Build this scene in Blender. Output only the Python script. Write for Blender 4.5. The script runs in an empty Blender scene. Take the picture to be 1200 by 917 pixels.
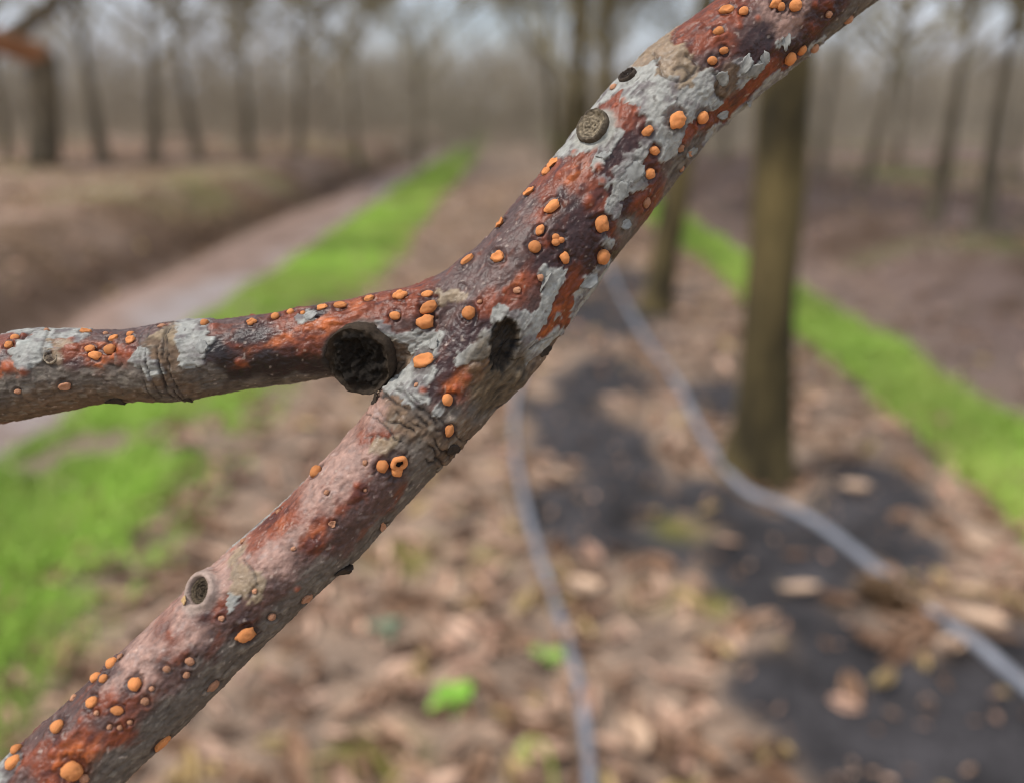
import bpy, math, random
import numpy as np
from mathutils import Vector, Matrix

# ------------------------------------------------------------------ camera
scene = bpy.context.scene
C = scene.collection
RAD = math.radians
F = 933.0                      # focal length in photograph pixels
CX, CY = 600.0, 458.5
CAM_H = 1.25
PITCH = math.atan((CY - 130.0) / F)
FOCUS = 0.12                   # metres to the branch
U = FOCUS / F                  # one "unit" of branch modelling, metres

cd = bpy.data.cameras.new('camera')
cam = bpy.data.objects.new('camera', cd)
C.objects.link(cam)
cd.sensor_width = 36.0
cd.lens = 36.0 * F / 1200.0
cam.location = (0, 0, CAM_H)
cam.rotation_euler = (RAD(90) - PITCH, 0, 0)
cd.clip_start = 0.005
cd.clip_end = 3000
cd.dof.use_dof = True
cd.dof.focus_distance = FOCUS - 0.006
cd.dof.aperture_fstop = cd.lens / 3.1
cd.dof.aperture_blades = 0
scene.camera = cam
CAM_M = Matrix.Translation((0, 0, CAM_H)) @ Matrix.Rotation(RAD(90) - PITCH, 4, 'X')

# ------------------------------------------------------------------ sky and sun
SUN_DIR = Vector((-0.50, -0.22, 0.84)).normalized()     # towards the sun
world = bpy.data.worlds.new('World')
scene.world = world
world.use_nodes = True
wn, wl = world.node_tree.nodes, world.node_tree.links
wn.clear()
wo = wn.new('ShaderNodeOutputWorld')
bg = wn.new('ShaderNodeBackground')
bg.inputs['Strength'].default_value = 0.066
sky = wn.new('ShaderNodeTexSky')
sky.sky_type = 'NISHITA'
sky.sun_disc = False
sky.sun_elevation = math.asin(SUN_DIR.z)
sky.sun_rotation = math.atan2(SUN_DIR.x, SUN_DIR.y)
sky.air_density = 1.0
sky.dust_density = 2.0
tc = wn.new('ShaderNodeTexCoord')
mp = wn.new('ShaderNodeMapping')
mp.inputs['Scale'].default_value = (1.0, 1.0, 2.4)
cn = wn.new('ShaderNodeTexNoise')
cn.inputs['Scale'].default_value = 2.6
cn.inputs['Detail'].default_value = 6
cr = wn.new('ShaderNodeValToRGB')
cr.color_ramp.elements[0].position = 0.30
cr.color_ramp.elements[0].color = (0.3, 0.3, 0.3, 1)
cr.color_ramp.elements[1].position = 0.62
cr.color_ramp.elements[1].color = (1, 1, 1, 1)
cm = wn.new('ShaderNodeMixRGB')
cm.inputs[2].default_value = (6.3, 6.8, 7.7, 1)
wl.new(tc.outputs['Generated'], mp.inputs['Vector'])
wl.new(mp.outputs[0], cn.inputs['Vector'])
wl.new(cn.outputs['Fac'], cr.inputs['Fac'])
wl.new(cr.outputs['Color'], cm.inputs['Fac'])
wl.new(sky.outputs[0], cm.inputs[1])
wl.new(cm.outputs[0], bg.inputs['Color'])
wl.new(bg.outputs[0], wo.inputs['Surface'])

sd = bpy.data.lights.new('sun', 'SUN')
sd.energy = 1.5
sd.angle = RAD(12)
sd.color = (1.0, 0.96, 0.90)
sun = bpy.data.objects.new('sun', sd)
C.objects.link(sun)
sun.rotation_euler = SUN_DIR.to_track_quat('Z', 'Y').to_euler()
sun.location = (0, 0, 20)

vs = scene.view_settings
vs.view_transform = 'Standard'
vs.look = 'None'
vs.gamma = 1
vs.use_curve_mapping = False
vs.exposure = 1.12
scene.cycles.use_denoising = True
scene.cycles.max_bounces = 6
scene.cycles.filter_width = 1.1

# ------------------------------------------------------------------ helpers
rng = np.random.default_rng(7)
random.seed(7)
_perm = np.random.default_rng(3).permutation(4096)
_val = np.random.default_rng(4).random(4096)

def vnoise(p):
    """value noise in -1..1 at points p (n, 3)"""
    i = np.floor(p).astype(np.int64)
    f = p - i
    f = f * f * f * (f * (f * 6 - 15) + 10)
    def h(dx, dy, dz):
        a = _perm[(i[:, 0] + dx) & 4095]
        b = _perm[(a + i[:, 1] + dy) & 4095]
        return _val[(_perm[(b + i[:, 2] + dz) & 4095])]
    def lx(dy, dz):
        a = h(0, dy, dz)
        return a + f[:, 0] * (h(1, dy, dz) - a)
    def ly(dz):
        a = lx(0, dz)
        return a + f[:, 1] * (lx(1, dz) - a)
    a = ly(0)
    return (a + f[:, 2] * (ly(1) - a)) * 2 - 1

def fbm(p, oct=3, gain=0.5):
    s, a, t = 0, 1.0, 0
    for k in range(oct):
        s = s + a * vnoise(p * (2.03 ** k) + 17.3 * k)
        t += a
        a *= gain
    return s / t

def smooth(a, b, x):
    t = np.clip((x - a) / (b - a), 0, 1)
    return t * t * (3 - 2 * t)

def lin(r, g, b):
    def f(c):
        c /= 255.0
        return c / 12.92 if c <= 0.04045 else ((c + 0.055) / 1.055) ** 2.4
    return np.array([f(r), f(g), f(b)])

def make_mesh(name, v, f, smooth_faces=True, cols=None, extra=None):
    v = np.asarray(v, dtype=np.float32).reshape(-1, 3)
    me = bpy.data.meshes.new(name)
    if isinstance(f, np.ndarray):
        n, k = f.shape
        me.vertices.add(len(v)); me.vertices.foreach_set('co', v.ravel())
        me.loops.add(n * k); me.loops.foreach_set('vertex_index', f.astype(np.int32).ravel())
        me.polygons.add(n)
        me.polygons.foreach_set('loop_start', np.arange(0, n * k, k, dtype=np.int32))
        me.polygons.foreach_set('loop_total', np.full(n, k, dtype=np.int32))
        me.update(calc_edges=True)
    else:
        me.from_pydata([tuple(x) for x in v.tolist()], [], f)
    if smooth_faces:
        me.polygons.foreach_set('use_smooth', np.ones(len(me.polygons), dtype=bool))
    if cols is not None:
        a = me.color_attributes.new('tint', 'FLOAT_COLOR', 'POINT')
        c = np.ones((len(v), 4), dtype=np.float32)
        c[:, :3] = cols
        a.data.foreach_set('color', c.ravel())
    if extra:
        for k, arr in extra.items():
            a = me.attributes.new(k, 'FLOAT', 'POINT')
            a.data.foreach_set('value', np.asarray(arr, dtype=np.float32))
    me.update()
    return me

def obj(name, me, mat=None, parent=None):
    o = bpy.data.objects.new(name, me)
    C.objects.link(o)
    if mat is not None and me is not None and not me.materials:
        me.materials.append(mat)
    if parent is not None:
        o.parent = parent
    return o

def empty(name, loc=(0, 0, 0)):
    o = bpy.data.objects.new(name, None)
    o.empty_display_size = 0.05
    C.objects.link(o)
    o.location = loc
    return o

def tag(o, label=None, cat=None, group=None, kind=None):
    if label: o['label'] = label
    if cat: o['category'] = cat
    if group: o['group'] = group
    if kind: o['kind'] = kind
    return o

def tube(path, radii, sides, caps=True, rough=0.0, seed=0, closed_tip=False):
    """swept tube: returns verts, quads (numpy)"""
    path = np.asarray(path, float); radii = np.asarray(radii, float)
    n = len(path)
    t = np.gradient(path, axis=0)
    t /= np.linalg.norm(t, axis=1)[:, None] + 1e-12
    ref = np.array([0.13, 0.31, 0.94]) if abs(t[0] @ np.array([0.13, 0.31, 0.94])) < 0.9 else np.array([1.0, 0, 0])
    a = np.empty_like(t)
    u = ref - t[0] * (ref @ t[0]); u /= np.linalg.norm(u)
    for k in range(n):
        u = u - t[k] * (u @ t[k]); u /= np.linalg.norm(u) + 1e-12
        a[k] = u
    b = np.cross(t, a)
    th = np.linspace(0, 2 * np.pi, sides, endpoint=False)
    ring = np.cos(th)[None, :, None] * a[:, None, :] + np.sin(th)[None, :, None] * b[:, None, :]
    v = path[:, None, :] + ring * radii[:, None, None]
    v = v.reshape(-1, 3)
    k = np.arange(n - 1)[:, None] * sides
    j = np.arange(sides)[None, :]
    j2 = (j + 1) % sides
    q = np.stack([k + j, k + j2, k + sides + j2, k + sides + j], axis=-1).reshape(-1, 4)
    if caps:
        c0, c1 = len(v), len(v) + 1
        v = np.vstack([v, path[0], path[-1]])
        j = np.arange(sides); j2 = (j + 1) % sides
        e = (n - 1) * sides
        q = np.vstack([q, np.stack([j2, j, np.full(sides, c0), np.full(sides, c0)], -1),
                       np.stack([e + j, e + j2, np.full(sides, c1), np.full(sides, c1)], -1)])
    return v, q

def tris(q):
    """quads (with degenerate ones) to triangles"""
    a = q[:, [0, 1, 2]]
    m = q[:, 2] != q[:, 3]
    return np.vstack([a, q[m][:, [0, 2, 3]]])

def catmull(pts, n):
    pts = np.asarray(pts, float)
    m = len(pts)
    p = np.vstack([2 * pts[0] - pts[1], pts, 2 * pts[-1] - pts[-2]])
    out = []
    seg = np.linspace(0, m - 1, n)
    for s in seg:
        i = min(int(s), m - 2); t = s - i
        p0, p1, p2, p3 = p[i], p[i + 1], p[i + 2], p[i + 3]
        out.append(0.5 * ((2 * p1) + (p2 - p0) * t + (2 * p0 - 5 * p1 + 4 * p2 - p3) * t * t
                          + (3 * p1 - p0 - 3 * p2 + p3) * t ** 3))
    return np.array(out)

# ------------------------------------------------------------------ materials
def new_mat(name):
    m = bpy.data.materials.new(name)
    m.use_nodes = True
    nt = m.node_tree
    b = nt.nodes['Principled BSDF']
    return m, nt, b

def nnoise(nt, scale, detail=4, coord='Object', rough=0.55):
    tc = nt.nodes.new('ShaderNodeTexCoord')
    n = nt.nodes.new('ShaderNodeTexNoise')
    n.inputs['Scale'].default_value = scale
    n.inputs['Detail'].default_value = detail
    n.inputs['Roughness'].default_value = rough
    nt.links.new(tc.outputs[coord], n.inputs['Vector'])
    return n

def bump(nt, b, src, strength, dist):
    bp = nt.nodes.new('ShaderNodeBump')
    bp.inputs['Strength'].default_value = strength
    bp.inputs['Distance'].default_value = dist
    nt.links.new(src, bp.inputs['Height'])
    nt.links.new(bp.outputs[0], b.inputs['Normal'])
    return bp

def tint_mat(name, rough=0.7, nscale=None, namp=0.3, bstr=0.0, bdist=0.001, spec=0.4, sss=0.0, rough_attr=False, trans=0.0):
    """colour from the mesh's own 'tint' attribute, varied by fine procedural noise"""
    m, nt, b = new_mat(name)
    at = nt.nodes.new('ShaderNodeAttribute'); at.attribute_name = 'tint'
    col = at.outputs['Color']
    if nscale:
        n = nnoise(nt, nscale, 5)
        r = nt.nodes.new('ShaderNodeMapRange')
        r.inputs[1].default_value = 0.25; r.inputs[2].default_value = 0.75
        r.inputs[3].default_value = 1 - namp; r.inputs[4].default_value = 1 + namp
        nt.links.new(n.outputs['Fac'], r.inputs[0])
        mx = nt.nodes.new('ShaderNodeVectorMath'); mx.operation = 'SCALE'
        nt.links.new(col, mx.inputs[0]); nt.links.new(r.outputs[0], mx.inputs['Scale'])
        col = mx.outputs[0]
        if bstr: bump(nt, b, n.outputs['Fac'], bstr, bdist)
    nt.links.new(col, b.inputs['Base Color'])
    b.inputs['Roughness'].default_value = rough
    b.inputs['Specular IOR Level'].default_value = spec
    if rough_attr:
        ra = nt.nodes.new('ShaderNodeAttribute'); ra.attribute_name = 'gloss'
        nt.links.new(ra.outputs['Fac'], b.inputs['Roughness'])
    return m

def noise_mat(name, c1, c2, scale, rough=0.85, bstr=0.5, bdist=0.01, stretch=None, spec=0.3):
    m, nt, b = new_mat(name)
    n = nnoise(nt, scale, 6)
    if stretch:
        mp = nt.nodes.new('ShaderNodeMapping')
        mp.inputs['Scale'].default_value = stretch
        l = n.inputs['Vector'].links[0]
        src = l.from_socket
        nt.links.remove(l)
        nt.links.new(src, mp.inputs['Vector']); nt.links.new(mp.outputs[0], n.inputs['Vector'])
    r = nt.nodes.new('ShaderNodeValToRGB')
    r.color_ramp.elements[0].position = 0.34; r.color_ramp.elements[0].color = (*c1, 1)
    r.color_ramp.elements[1].position = 0.66; r.color_ramp.elements[1].color = (*c2, 1)
    nt.links.new(n.outputs['Fac'], r.inputs['Fac'])
    nt.links.new(r.outputs['Color'], b.inputs['Base Color'])
    b.inputs['Roughness'].default_value = rough
    b.inputs['Specular IOR Level'].default_value = spec
    if bstr: bump(nt, b, n.outputs['Fac'], bstr, bdist)
    return m

M_GROUND = tint_mat('ground_soil', 0.95, 60, 0.45, 0.6, 0.01, 0.2)
M_LEAF = tint_mat('dry_leaf', 0.7, 40, 0.18, 0.2, 0.002, 0.3)
M_GRASS = tint_mat('grass_blade', 0.55, None, spec=0.35)
M_TRUNK = noise_mat('mossy_bark', tuple(lin(38, 33, 21)), tuple(lin(112, 97, 62)), 6, 0.9, 0.8, 0.02, (1, 1, 0.35))
M_TRUNK2 = noise_mat('grey_bark', tuple(lin(78, 70, 58)), tuple(lin(130, 118, 98)), 8, 0.9, 0.8, 0.02, (1, 1, 0.35))
M_CROWN = noise_mat('twig_bark', tuple(lin(122, 112, 90)), tuple(lin(174, 164, 134)), 3, 0.85, 0.0)
M_WOOD = noise_mat('hazed_wood_bark', tuple(lin(126, 116, 102)), tuple(lin(178, 166, 146)), 0.6, 0.9, 0.0)  # bark of the distant wood, paled so its colour carries the haze
M_RUST = noise_mat('rust_bark', tuple(lin(142, 98, 70)), tuple(lin(186, 134, 98)), 8, 0.8, 0.3, 0.01)
M_HOSE = noise_mat('grey_hose', tuple(lin(112, 114, 122)), tuple(lin(142, 144, 152)), 14, 0.5, 0.1, 0.002, spec=0.5)
M_BARK = tint_mat('diseased_bark', 0.6, 1100, 0.30, 0.65, 0.0003, 0.4, rough_attr=True)
nt_ = M_BARK.node_tree
_b = nt_.nodes['Principled BSDF']; _bp = [n for n in nt_.nodes if n.type == 'BUMP'][0]
_n2 = nnoise(nt_, 3600, 3)
_bp2 = nt_.nodes.new('ShaderNodeBump'); _bp2.inputs['Strength'].default_value = .4; _bp2.inputs['Distance'].default_value = .00012
nt_.links.new(_n2.outputs['Fac'], _bp2.inputs['Height']); nt_.links.new(_bp.outputs[0], _bp2.inputs['Normal']); nt_.links.new(_bp2.outputs[0], _b.inputs['Normal'])
M_CUT = tint_mat('cut_wood', 0.9, 1400, 0.35, 0.7, 0.0004, 0.2)

def fungus_mat(name, c, c2):
    m, nt, b = new_mat(name)
    n = nnoise(nt, 1500, 5, rough=.7)
    r = nt.nodes.new('ShaderNodeValToRGB')
    r.color_ramp.elements[0].position = 0.3; r.color_ramp.elements[0].color = (*c2, 1)
    r.color_ramp.elements[1].position = 0.6; r.color_ramp.elements[1].color = (*c, 1)
    nt.links.new(n.outputs['Fac'], r.inputs['Fac'])
    oi = nt.nodes.new('ShaderNodeObjectInfo')
    hs = nt.nodes.new('ShaderNodeHueSaturation')
    mr = nt.nodes.new('ShaderNodeMapRange'); mr.inputs[3].default_value = 0.72; mr.inputs[4].default_value = 1.1
    nt.links.new(oi.outputs['Random'], mr.inputs[0]); nt.links.new(mr.outputs[0], hs.inputs['Value'])
    nt.links.new(r.outputs['Color'], hs.inputs['Color'])
    nt.links.new(hs.outputs[0], b.inputs['Base Color'])
    n2 = nnoise(nt, 2600, 5, rough=.7)
    bump(nt, b, n2.outputs['Fac'], 0.6, 0.0003)
    b.inputs['Roughness'].default_value = 0.8
    b.inputs['Specular IOR Level'].default_value = 0.3
    b.inputs['Subsurface Weight'].default_value = 0.06
    b.inputs['Subsurface Radius'].default_value = (0.0006, 0.0003, 0.0001)
    b.inputs['Subsurface Scale'].default_value = 1.0
    return m
M_F_ORANGE = fungus_mat('fungus_orange', tuple(lin(238, 160, 98)), tuple(lin(216, 126, 70)))
M_F_PALE = fungus_mat('fungus_pale', tuple(lin(206, 154, 120)), tuple(lin(170, 108, 78)))
M_F_RED = fungus_mat('fungus_rust', tuple(lin(190, 98, 58)), tuple(lin(142, 62, 38)))
FM = {'o': M_F_ORANGE, 'p': M_F_PALE, 'r': M_F_RED}

# ------------------------------------------------------------------ terrain
def gz(x, y):
    x = np.atleast_1d(np.asarray(x, float)); y = np.atleast_1d(np.asarray(y, float))
    p = np.stack([x, y, np.zeros_like(x)], -1)
    z = 0.03 * fbm(p * 0.9, 2) + 0.008 * fbm(p * 5 + 9, 2)
    wob = 0.25 * vnoise(np.stack([y * 0.3, x * 0 + 3.1, x * 0], -1))
    lb = -3.25 + wob
    z += 0.45 * smooth(lb, lb - 0.9, x) - 0.16 * np.exp(-((x - lb - 0.12) / 0.16) ** 2)
    rb = 3.0 + wob
    z += 0.28 * smooth(rb, rb + 0.9, x) - 0.08 * np.exp(-((x - rb + 0.1) / 0.16) ** 2)
    z += 0.05 * np.exp(-((x - 0.6) / 0.7) ** 2) - 0.05
    return z

def gp(px, py, z=0.0):
    u = (px - CX) / F; v = (py - CY) / F
    d = np.array([u, math.cos(PITCH) - v * math.sin(PITCH), -math.sin(PITCH) - v * math.cos(PITCH)])
    t = (z - CAM_H) / d[2]
    return d[0] * t, d[1] * t

def spaced(a, b, n, p):
    t = np.linspace(0, 1, n) ** p
    return a + (b - a) * t

xs = np.concatenate([-spaced(0, 900, 130, 5)[::-1] - 5, np.arange(-4.96, 5, 0.04), spaced(0, 900, 130, 5) + 5])
ys = np.concatenate([-spaced(0, 120, 60, 3)[::-1] + 0.2, np.arange(0.24, 6, 0.04), 6 + spaced(0.0, 1500, 260, 4)])
GX, GY = np.meshgrid(xs, ys)
gx, gy = GX.ravel(), GY.ravel()
near = np.exp(-np.maximum(np.hypot(gx, gy) - 30, 0) / 60)
gzv = gz(gx, gy)
P2 = np.stack([gx, gy, np.zeros_like(gx)], -1)
n1 = fbm(P2 * 1.3 + 5, 3); n2 = fbm(P2 * 6 + 2, 3); n3 = fbm(P2 * 0.45 + 31, 2)

# bare dark earth in the tree row (world positions)
DARK = [(700, 370, .5), (715, 440, .30), (690, 520, .26), (735, 590, .22), (700, 610, .20), (905, 655, .26), (850, 600, .2), (950, 640, .20),
        (1010, 600, .16), (1060, 640, .14), (990, 770, .16), (1090, 850, .24), (1180, 890, .3), (1010, 880, .22), (930, 830, .15),
        (650, 600, .14), (1210, 800, .2), (860, 470, .22), (1020, 560, .2), (740, 330, .5)]
DARKW = [(*gp(a, b), r * 1.02) for a, b, r in DARK + [(665, 480, .22), (770, 640, .14), (870, 690, .12), (720, 540, .2)]]

def dark_field(x, y, nz):
    d = np.full(x.shape, -1.0)
    for (a, b, r) in DARKW:
        q = 1 - np.hypot((x - a), (y - b) * 0.75) / r
        d = np.maximum(d, q)
    p = np.stack([x, y, x * 0 + 4.4], -1)
    return smooth(-0.05, 0.35, d + 0.45 * fbm(p * 4.5, 3) + 0.45 * nz)

def grass_field(x, y, n1, n2):
    w = 0.10 * n1 + 0.05 * n2
    left = smooth(-2.12, -1.95, x + w) * smooth(-1.0, -1.35, x + w)
    right = smooth(1.66, 1.80, x + w) * smooth(2.32, 2.12, x + w)
    p_ = np.stack([x * 1.6, y * .55, x * 0 + 12.0], -1)
    big = fbm(p_, 3)
    left = left * smooth(-0.62, 0.05, 0.7 * big + n1 + 1.1 * n2 + 0.04 - 0.10 * smooth(3.2, 1.4, y))
    right = right * smooth(-0.75, -0.1, n1 + 0.6 * n2 + 0.6 * big + 0.25)
    return np.clip(left + right, 0, 1)

soil = lin(122, 104, 90); litter = lin(160, 136, 116); darks = lin(58, 55, 56)
path = lin(150, 142, 140); bank = lin(120, 97, 77); bank2 = lin(158, 134, 118); green = lin(142, 172, 66); moss = lin(116, 112, 40)
def mixc(a, b, t):
    return a + (b - a) * t[:, None]
col = np.tile(soil, (len(gx), 1))
col = mixc(col, np.tile(litter, (len(gx), 1)), smooth(-0.4, 0.4, n2 + 0.4 * n1))
pl = smooth(-1.9, -2.2, gx + 0.16 * n1 + .08 * n2) * smooth(-3.4, -3.1, gx + 0.1 * n2)
pr = smooth(2.15, 2.35, gx + 0.1 * n1)
col = mixc(col, np.tile(lin(134, 112, 100), (len(gx), 1)) * (1 + .35 * n2 + .25 * n1)[:, None], pl)
col = mixc(col, np.tile(path, (len(gx), 1)), pl * .8 * smooth(-2.6, -2.3, gx + .3 * n1 + .16 * n2) * smooth(-0.7, 0.6, n1 + n2 + n3))
col = mixc(col, np.tile(lin(128, 108, 98), (len(gx), 1)), pr * 0.8)
bk = np.clip(smooth(-3.05, -3.35, gx) + smooth(2.9, 3.1, gx), 0, 1)
bc = mixc(np.tile(bank, (len(gx), 1)), np.tile(bank2, (len(gx), 1)), smooth(-0.5, 0.5, n1 + 0.6 * n2))
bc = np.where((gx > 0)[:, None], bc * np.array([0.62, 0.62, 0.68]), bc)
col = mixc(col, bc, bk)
col = mixc(col, np.tile(lin(108, 112, 52), (len(gx), 1)), bk * smooth(0.25, 0.7, n3 + 0.3 * n1) * 0.7)
lbx = -3.25 + 0.25 * vnoise(np.stack([gy * 0.3, gx * 0 + 3.1, gx * 0], -1))
col = mixc(col, np.tile(lin(74, 56, 42), (len(gx), 1)), .9 * np.exp(-((gx - lbx + .12 + .1 * n2) / .22) ** 2))
dk = dark_field(gx, gy, n2) * smooth(-0.35, -0.05, gx) * smooth(1.7, 1.5, gx)
col = mixc(col, np.tile(darks, (len(gx), 1)) * np.clip(1 + .5 * n2 + .7 * fbm(P2 * 14 + 77, 2), .3, 2.2)[:, None], dk)
gf = grass_field(gx, gy, n1, n2)
col = mixc(col, np.tile(green * 0.8, (len(gx), 1)), gf * 0.85)
MOSS = [(790, 625, .10), (440, 880, .12), (760, 705, .09), (830, 715, .08), (470, 640, .14), (650, 690, .08), (560, 650, .1)]
for (a, b, r) in MOSS:
    X, Y = gp(a, b)
    col = mixc(col, np.tile(moss, (len(gx), 1)), 0.75 * smooth(1.2, 0.2, np.hypot(gx - X, gy - Y) / r + 0.5 * n2))
nx, ny = len(xs), len(ys)
ii = (np.arange(ny - 1)[:, None] * nx + np.arange(nx - 1)[None, :]).ravel()
gq = np.stack([ii, ii + 1, ii + nx + 1, ii + nx], -1)
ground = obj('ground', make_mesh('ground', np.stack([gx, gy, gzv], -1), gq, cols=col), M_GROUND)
tag(ground, 'leaf strewn brown orchard soil with grass strips and low banks', 'ground', kind='structure')

# ------------------------------------------------------------------ bare trees
def grow(rs, base_len, r0, clear, height, limbs, levels, kids, frac=0.72, limb_r=0.42, tipseg=4):
    """returns list of (path, radii, level)"""
    out = []
    n = 22
    t = np.linspace(0, 1, n) ** 1.5
    lean = rs.normal(0, 0.03, 2)
    ph = rs.uniform(0, 6.28, 2)
    tr = np.stack([height * lean[0] * t + 0.05 * np.sin(3 * t + ph[0]) * t, height * lean[1] * t + 0.05 * np.sin(3.4 * t + ph[1]) * t, t * height * frac], -1)
    rad = r0 * (1 - 0.72 * t) + r0 * 0.62 * np.exp(-t * height * frac / 0.16)
    out.append((tr, rad, 0))
    def sub(p, d, length, r, lev):
        m = 6 if lev < 3 else (tipseg if lev == levels else 4)
        pts = [p]; dd = d.copy()
        for k in range(m - 1):
            dd = dd + rs.normal(0, 0.16, 3) + np.array([0, 0, 0.06])
            dd /= np.linalg.norm(dd)
            pts.append(pts[-1] + dd * length / (m - 1))
        pts = np.array(pts)
        rr = np.linspace(r, r * 0.45, m)
        out.append((pts, rr, lev))
        if lev >= levels: return
        for k in range(kids[lev]):
            s = rs.uniform(0.25, 1.0)
            i = min(int(s * (m - 1)), m - 2); f = s * (m - 1) - i
            q = pts[i] + (pts[i + 1] - pts[i]) * f
            ax = rs.normal(0, 1, 3)
            nd = (pts[i + 1] - pts[i]); nd /= np.linalg.norm(nd)
            ax -= nd * (ax @ nd); ax /= np.linalg.norm(ax)
            a = rs.uniform(0.5, 1.1)
            nd = nd * math.cos(a) + ax * math.sin(a)
            nd[2] += 0.15
            nd /= np.linalg.norm(nd)
            sub(q, nd, length * rs.uniform(0.4, 0.66), max(r * 0.5, 0.005), lev + 1)
    for k in range(limbs):
        z = clear + (height * frac - clear) * (k / max(limbs - 1, 1)) ** 0.8
        q = np.array([np.interp(z, tr[:, 2], tr[:, 0]), np.interp(z, tr[:, 2], tr[:, 1]), z])
        a = k * 2.4 + rs.uniform(-0.5, 0.5)
        e = rs.uniform(0.35, 0.95)
        d = np.array([math.cos(a) * math.cos(e), math.sin(a) * math.cos(e), math.sin(e)])
        sub(q, d, base_len * rs.uniform(0.8, 1.15) * (1 - 0.3 * k / limbs), r0 * limb_r, 1)
    return out

def mesh_of(parts, sides_of):
    V, Q, o = [], [], 0
    for (p, r, lev) in parts:
        v, q = tube(p, r, sides_of(lev), caps=(lev == 0))
        V.append(v); Q.append(q + o); o += len(v)
    return np.vstack(V), tris(np.vstack(Q))

TREES = []
for k in range(5):
    rs = np.random.default_rng(100 + k)
    clear = [2.3, 2.5, 1.3, 1.5, 1.7][k]
    parts = grow(rs, 2.4 if k < 3 else 2.9, 0.085, clear, 6.2 + 0.4 * k, 8 if k != 2 else 12, 4, {2: [0, 7, 8, 8, 0], 3: [0, 5, 6, 5, 0], 4: [0, 5, 6, 5, 0]}.get(k, [0, 6, 6, 6, 0]), .72 if k < 3 else .34, .42 if k < 3 else .45, 3)
    tv, tf = mesh_of(parts[:1], lambda l: 14)
    tv = tv + (fbm(tv * np.array([9, 9, 3]) + k, 3) * 0.022)[:, None] * np.array([1, 1, 0.1])
    cv, cf = mesh_of(parts[1:], lambda l: (7, 7, 5, 3, 3)[l])
    TREES.append((make_mesh('trunk', tv, tf), make_mesh('crown', cv, cf)))
    TREES[-1][0].materials.append(M_TRUNK if k < 3 else M_TRUNK2)
    TREES[-1][1].materials.append(M_CROWN)

def tree(x, y, kind, label, group=None, s=1.0, sz=None, rot=None, trunk_s=1.0):
    r = empty('bare_tree', (x, y, float(gz(x, y)[0]) - 0.02))
    r.rotation_euler = (0, 0, random.uniform(0, 6.28) if rot is None else rot)
    r.scale = (s, s, sz or s)
    t = obj('trunk', TREES[kind][0], None, r)
    t.scale = (trunk_s, trunk_s, 1)
    obj('crown', TREES[kind][1], None, r)
    return tag(r, label, 'tree', group)

X0, Y0 = gp(888, 556)
tree(X0, Y0, 0, 'thick mossy orchard trunk with grey hose running past its foot', s=1.0, rot=1.0, trunk_s=1.12)
X1, Y1 = gp(769, 362)
tree(X1, Y1, 1, 'mossy orchard trunk at the head of the dark bare earth, next in row', s=1.0, rot=2.0, trunk_s=1.0)
for k, Y in enumerate((8.2, 10.9, 13.7, 16.6, 19.8)):
    tree(0.98 + 0.05 * math.sin(k * 2), Y, 2, 'bare tree of the planted row, ' + ('third', 'fourth', 'fifth', 'sixth', 'seventh')[k] + ' from the hose foot trunk', 'far trees of the planted row', s=1.0 + .06 * (k % 3), rot=0.7 + 1.7 * k)

LT = [(122, 190, 4, 1.15), (180, 190, 3, 1.1), (232, 186, 4, .95), (292, 188, 3, 0.8), (10, 186, 4, 0.9), (350, 180, 3, .85), (420, 177, 4, .8), (490, 172, 4, .8), (-60, 195, 4, 1.1)]
ORD = ['first', 'second', 'third', 'fourth', 'fifth', 'sixth', 'seventh', 'eighth', 'ninth', 'tenth', 'eleventh']
LT.sort()
seen_l = [0, 0]
for (a, b, kd, ts) in LT:
    x, y = gp(a, b, 0.42)
    past = a > 48
    if not past: lab = 'bare tree short of the rust limbed trunk, ' + ('next to it on the bank' if a > 0 else 'two along on the bank')
    else:
        lab = 'bare tree on the brown bank, ' + ORD[seen_l[0]] + ' past the rust limbed trunk'; seen_l[0] += 1
    tree(x, y, kd, lab, 'trees on the brown bank', s=1.05, trunk_s=ts * 1.05)
RT = [(1092, 258, 3, 0.95), (1152, 268, 4, 1.0), (1010, 222, 3, 0.9), (960, 205, 4, 0.9), (850, 190, 3, 0.8), (1250, 290, 3, 1.1), (1185, 215, 4, 0.8), (1050, 200, 3, 0.7)]
RT.sort()
for k, (a, b, kd, ts) in enumerate(RT):
    x, y = gp(a, b, 0.25)
    tree(x, y, kd, 'bare tree on the dark bank, ' + ORD[k] + ' one out from the planted row', 'trees on the dark bank', s=0.9, sz=0.95, trunk_s=ts)

# low rust coloured limb that reaches out of the tree on the bank
lx, ly = gp(48, 192, 0.42)
def on_plane(px, py, Y):
    u = (px - CX) / F; v = (py - CY) / F
    d = np.array([u, math.cos(PITCH) - v * math.sin(PITCH), -math.sin(PITCH) - v * math.cos(PITCH)])
    return d * (Y / d[1]) + np.array([0, 0, CAM_H])
lr = empty('broken_tree', (lx, ly, float(gz(lx, ly)[0])))
base = np.array(lr.location)
pv, pq = tube(catmull(np.array([on_plane(52, 196, ly), on_plane(51, 130, ly), on_plane(50, 80, ly), on_plane(46, 62, ly)]) - base, 12), np.linspace(0.26, 0.20, 12), 12)
obj('trunk', make_mesh('trunk', pv, tris(pq)), M_TRUNK2, lr)
pv, pq = tube(catmull(np.array([on_plane(50, 66, ly), on_plane(20, 56, ly - .3), on_plane(-20, 46, ly - .8), on_plane(-120, 40, ly - 1.5)]) - base, 14), np.linspace(0.20, 0.17, 14), 10)
obj('limb', make_mesh('limb', pv, tris(pq)), M_RUST, lr)
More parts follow.
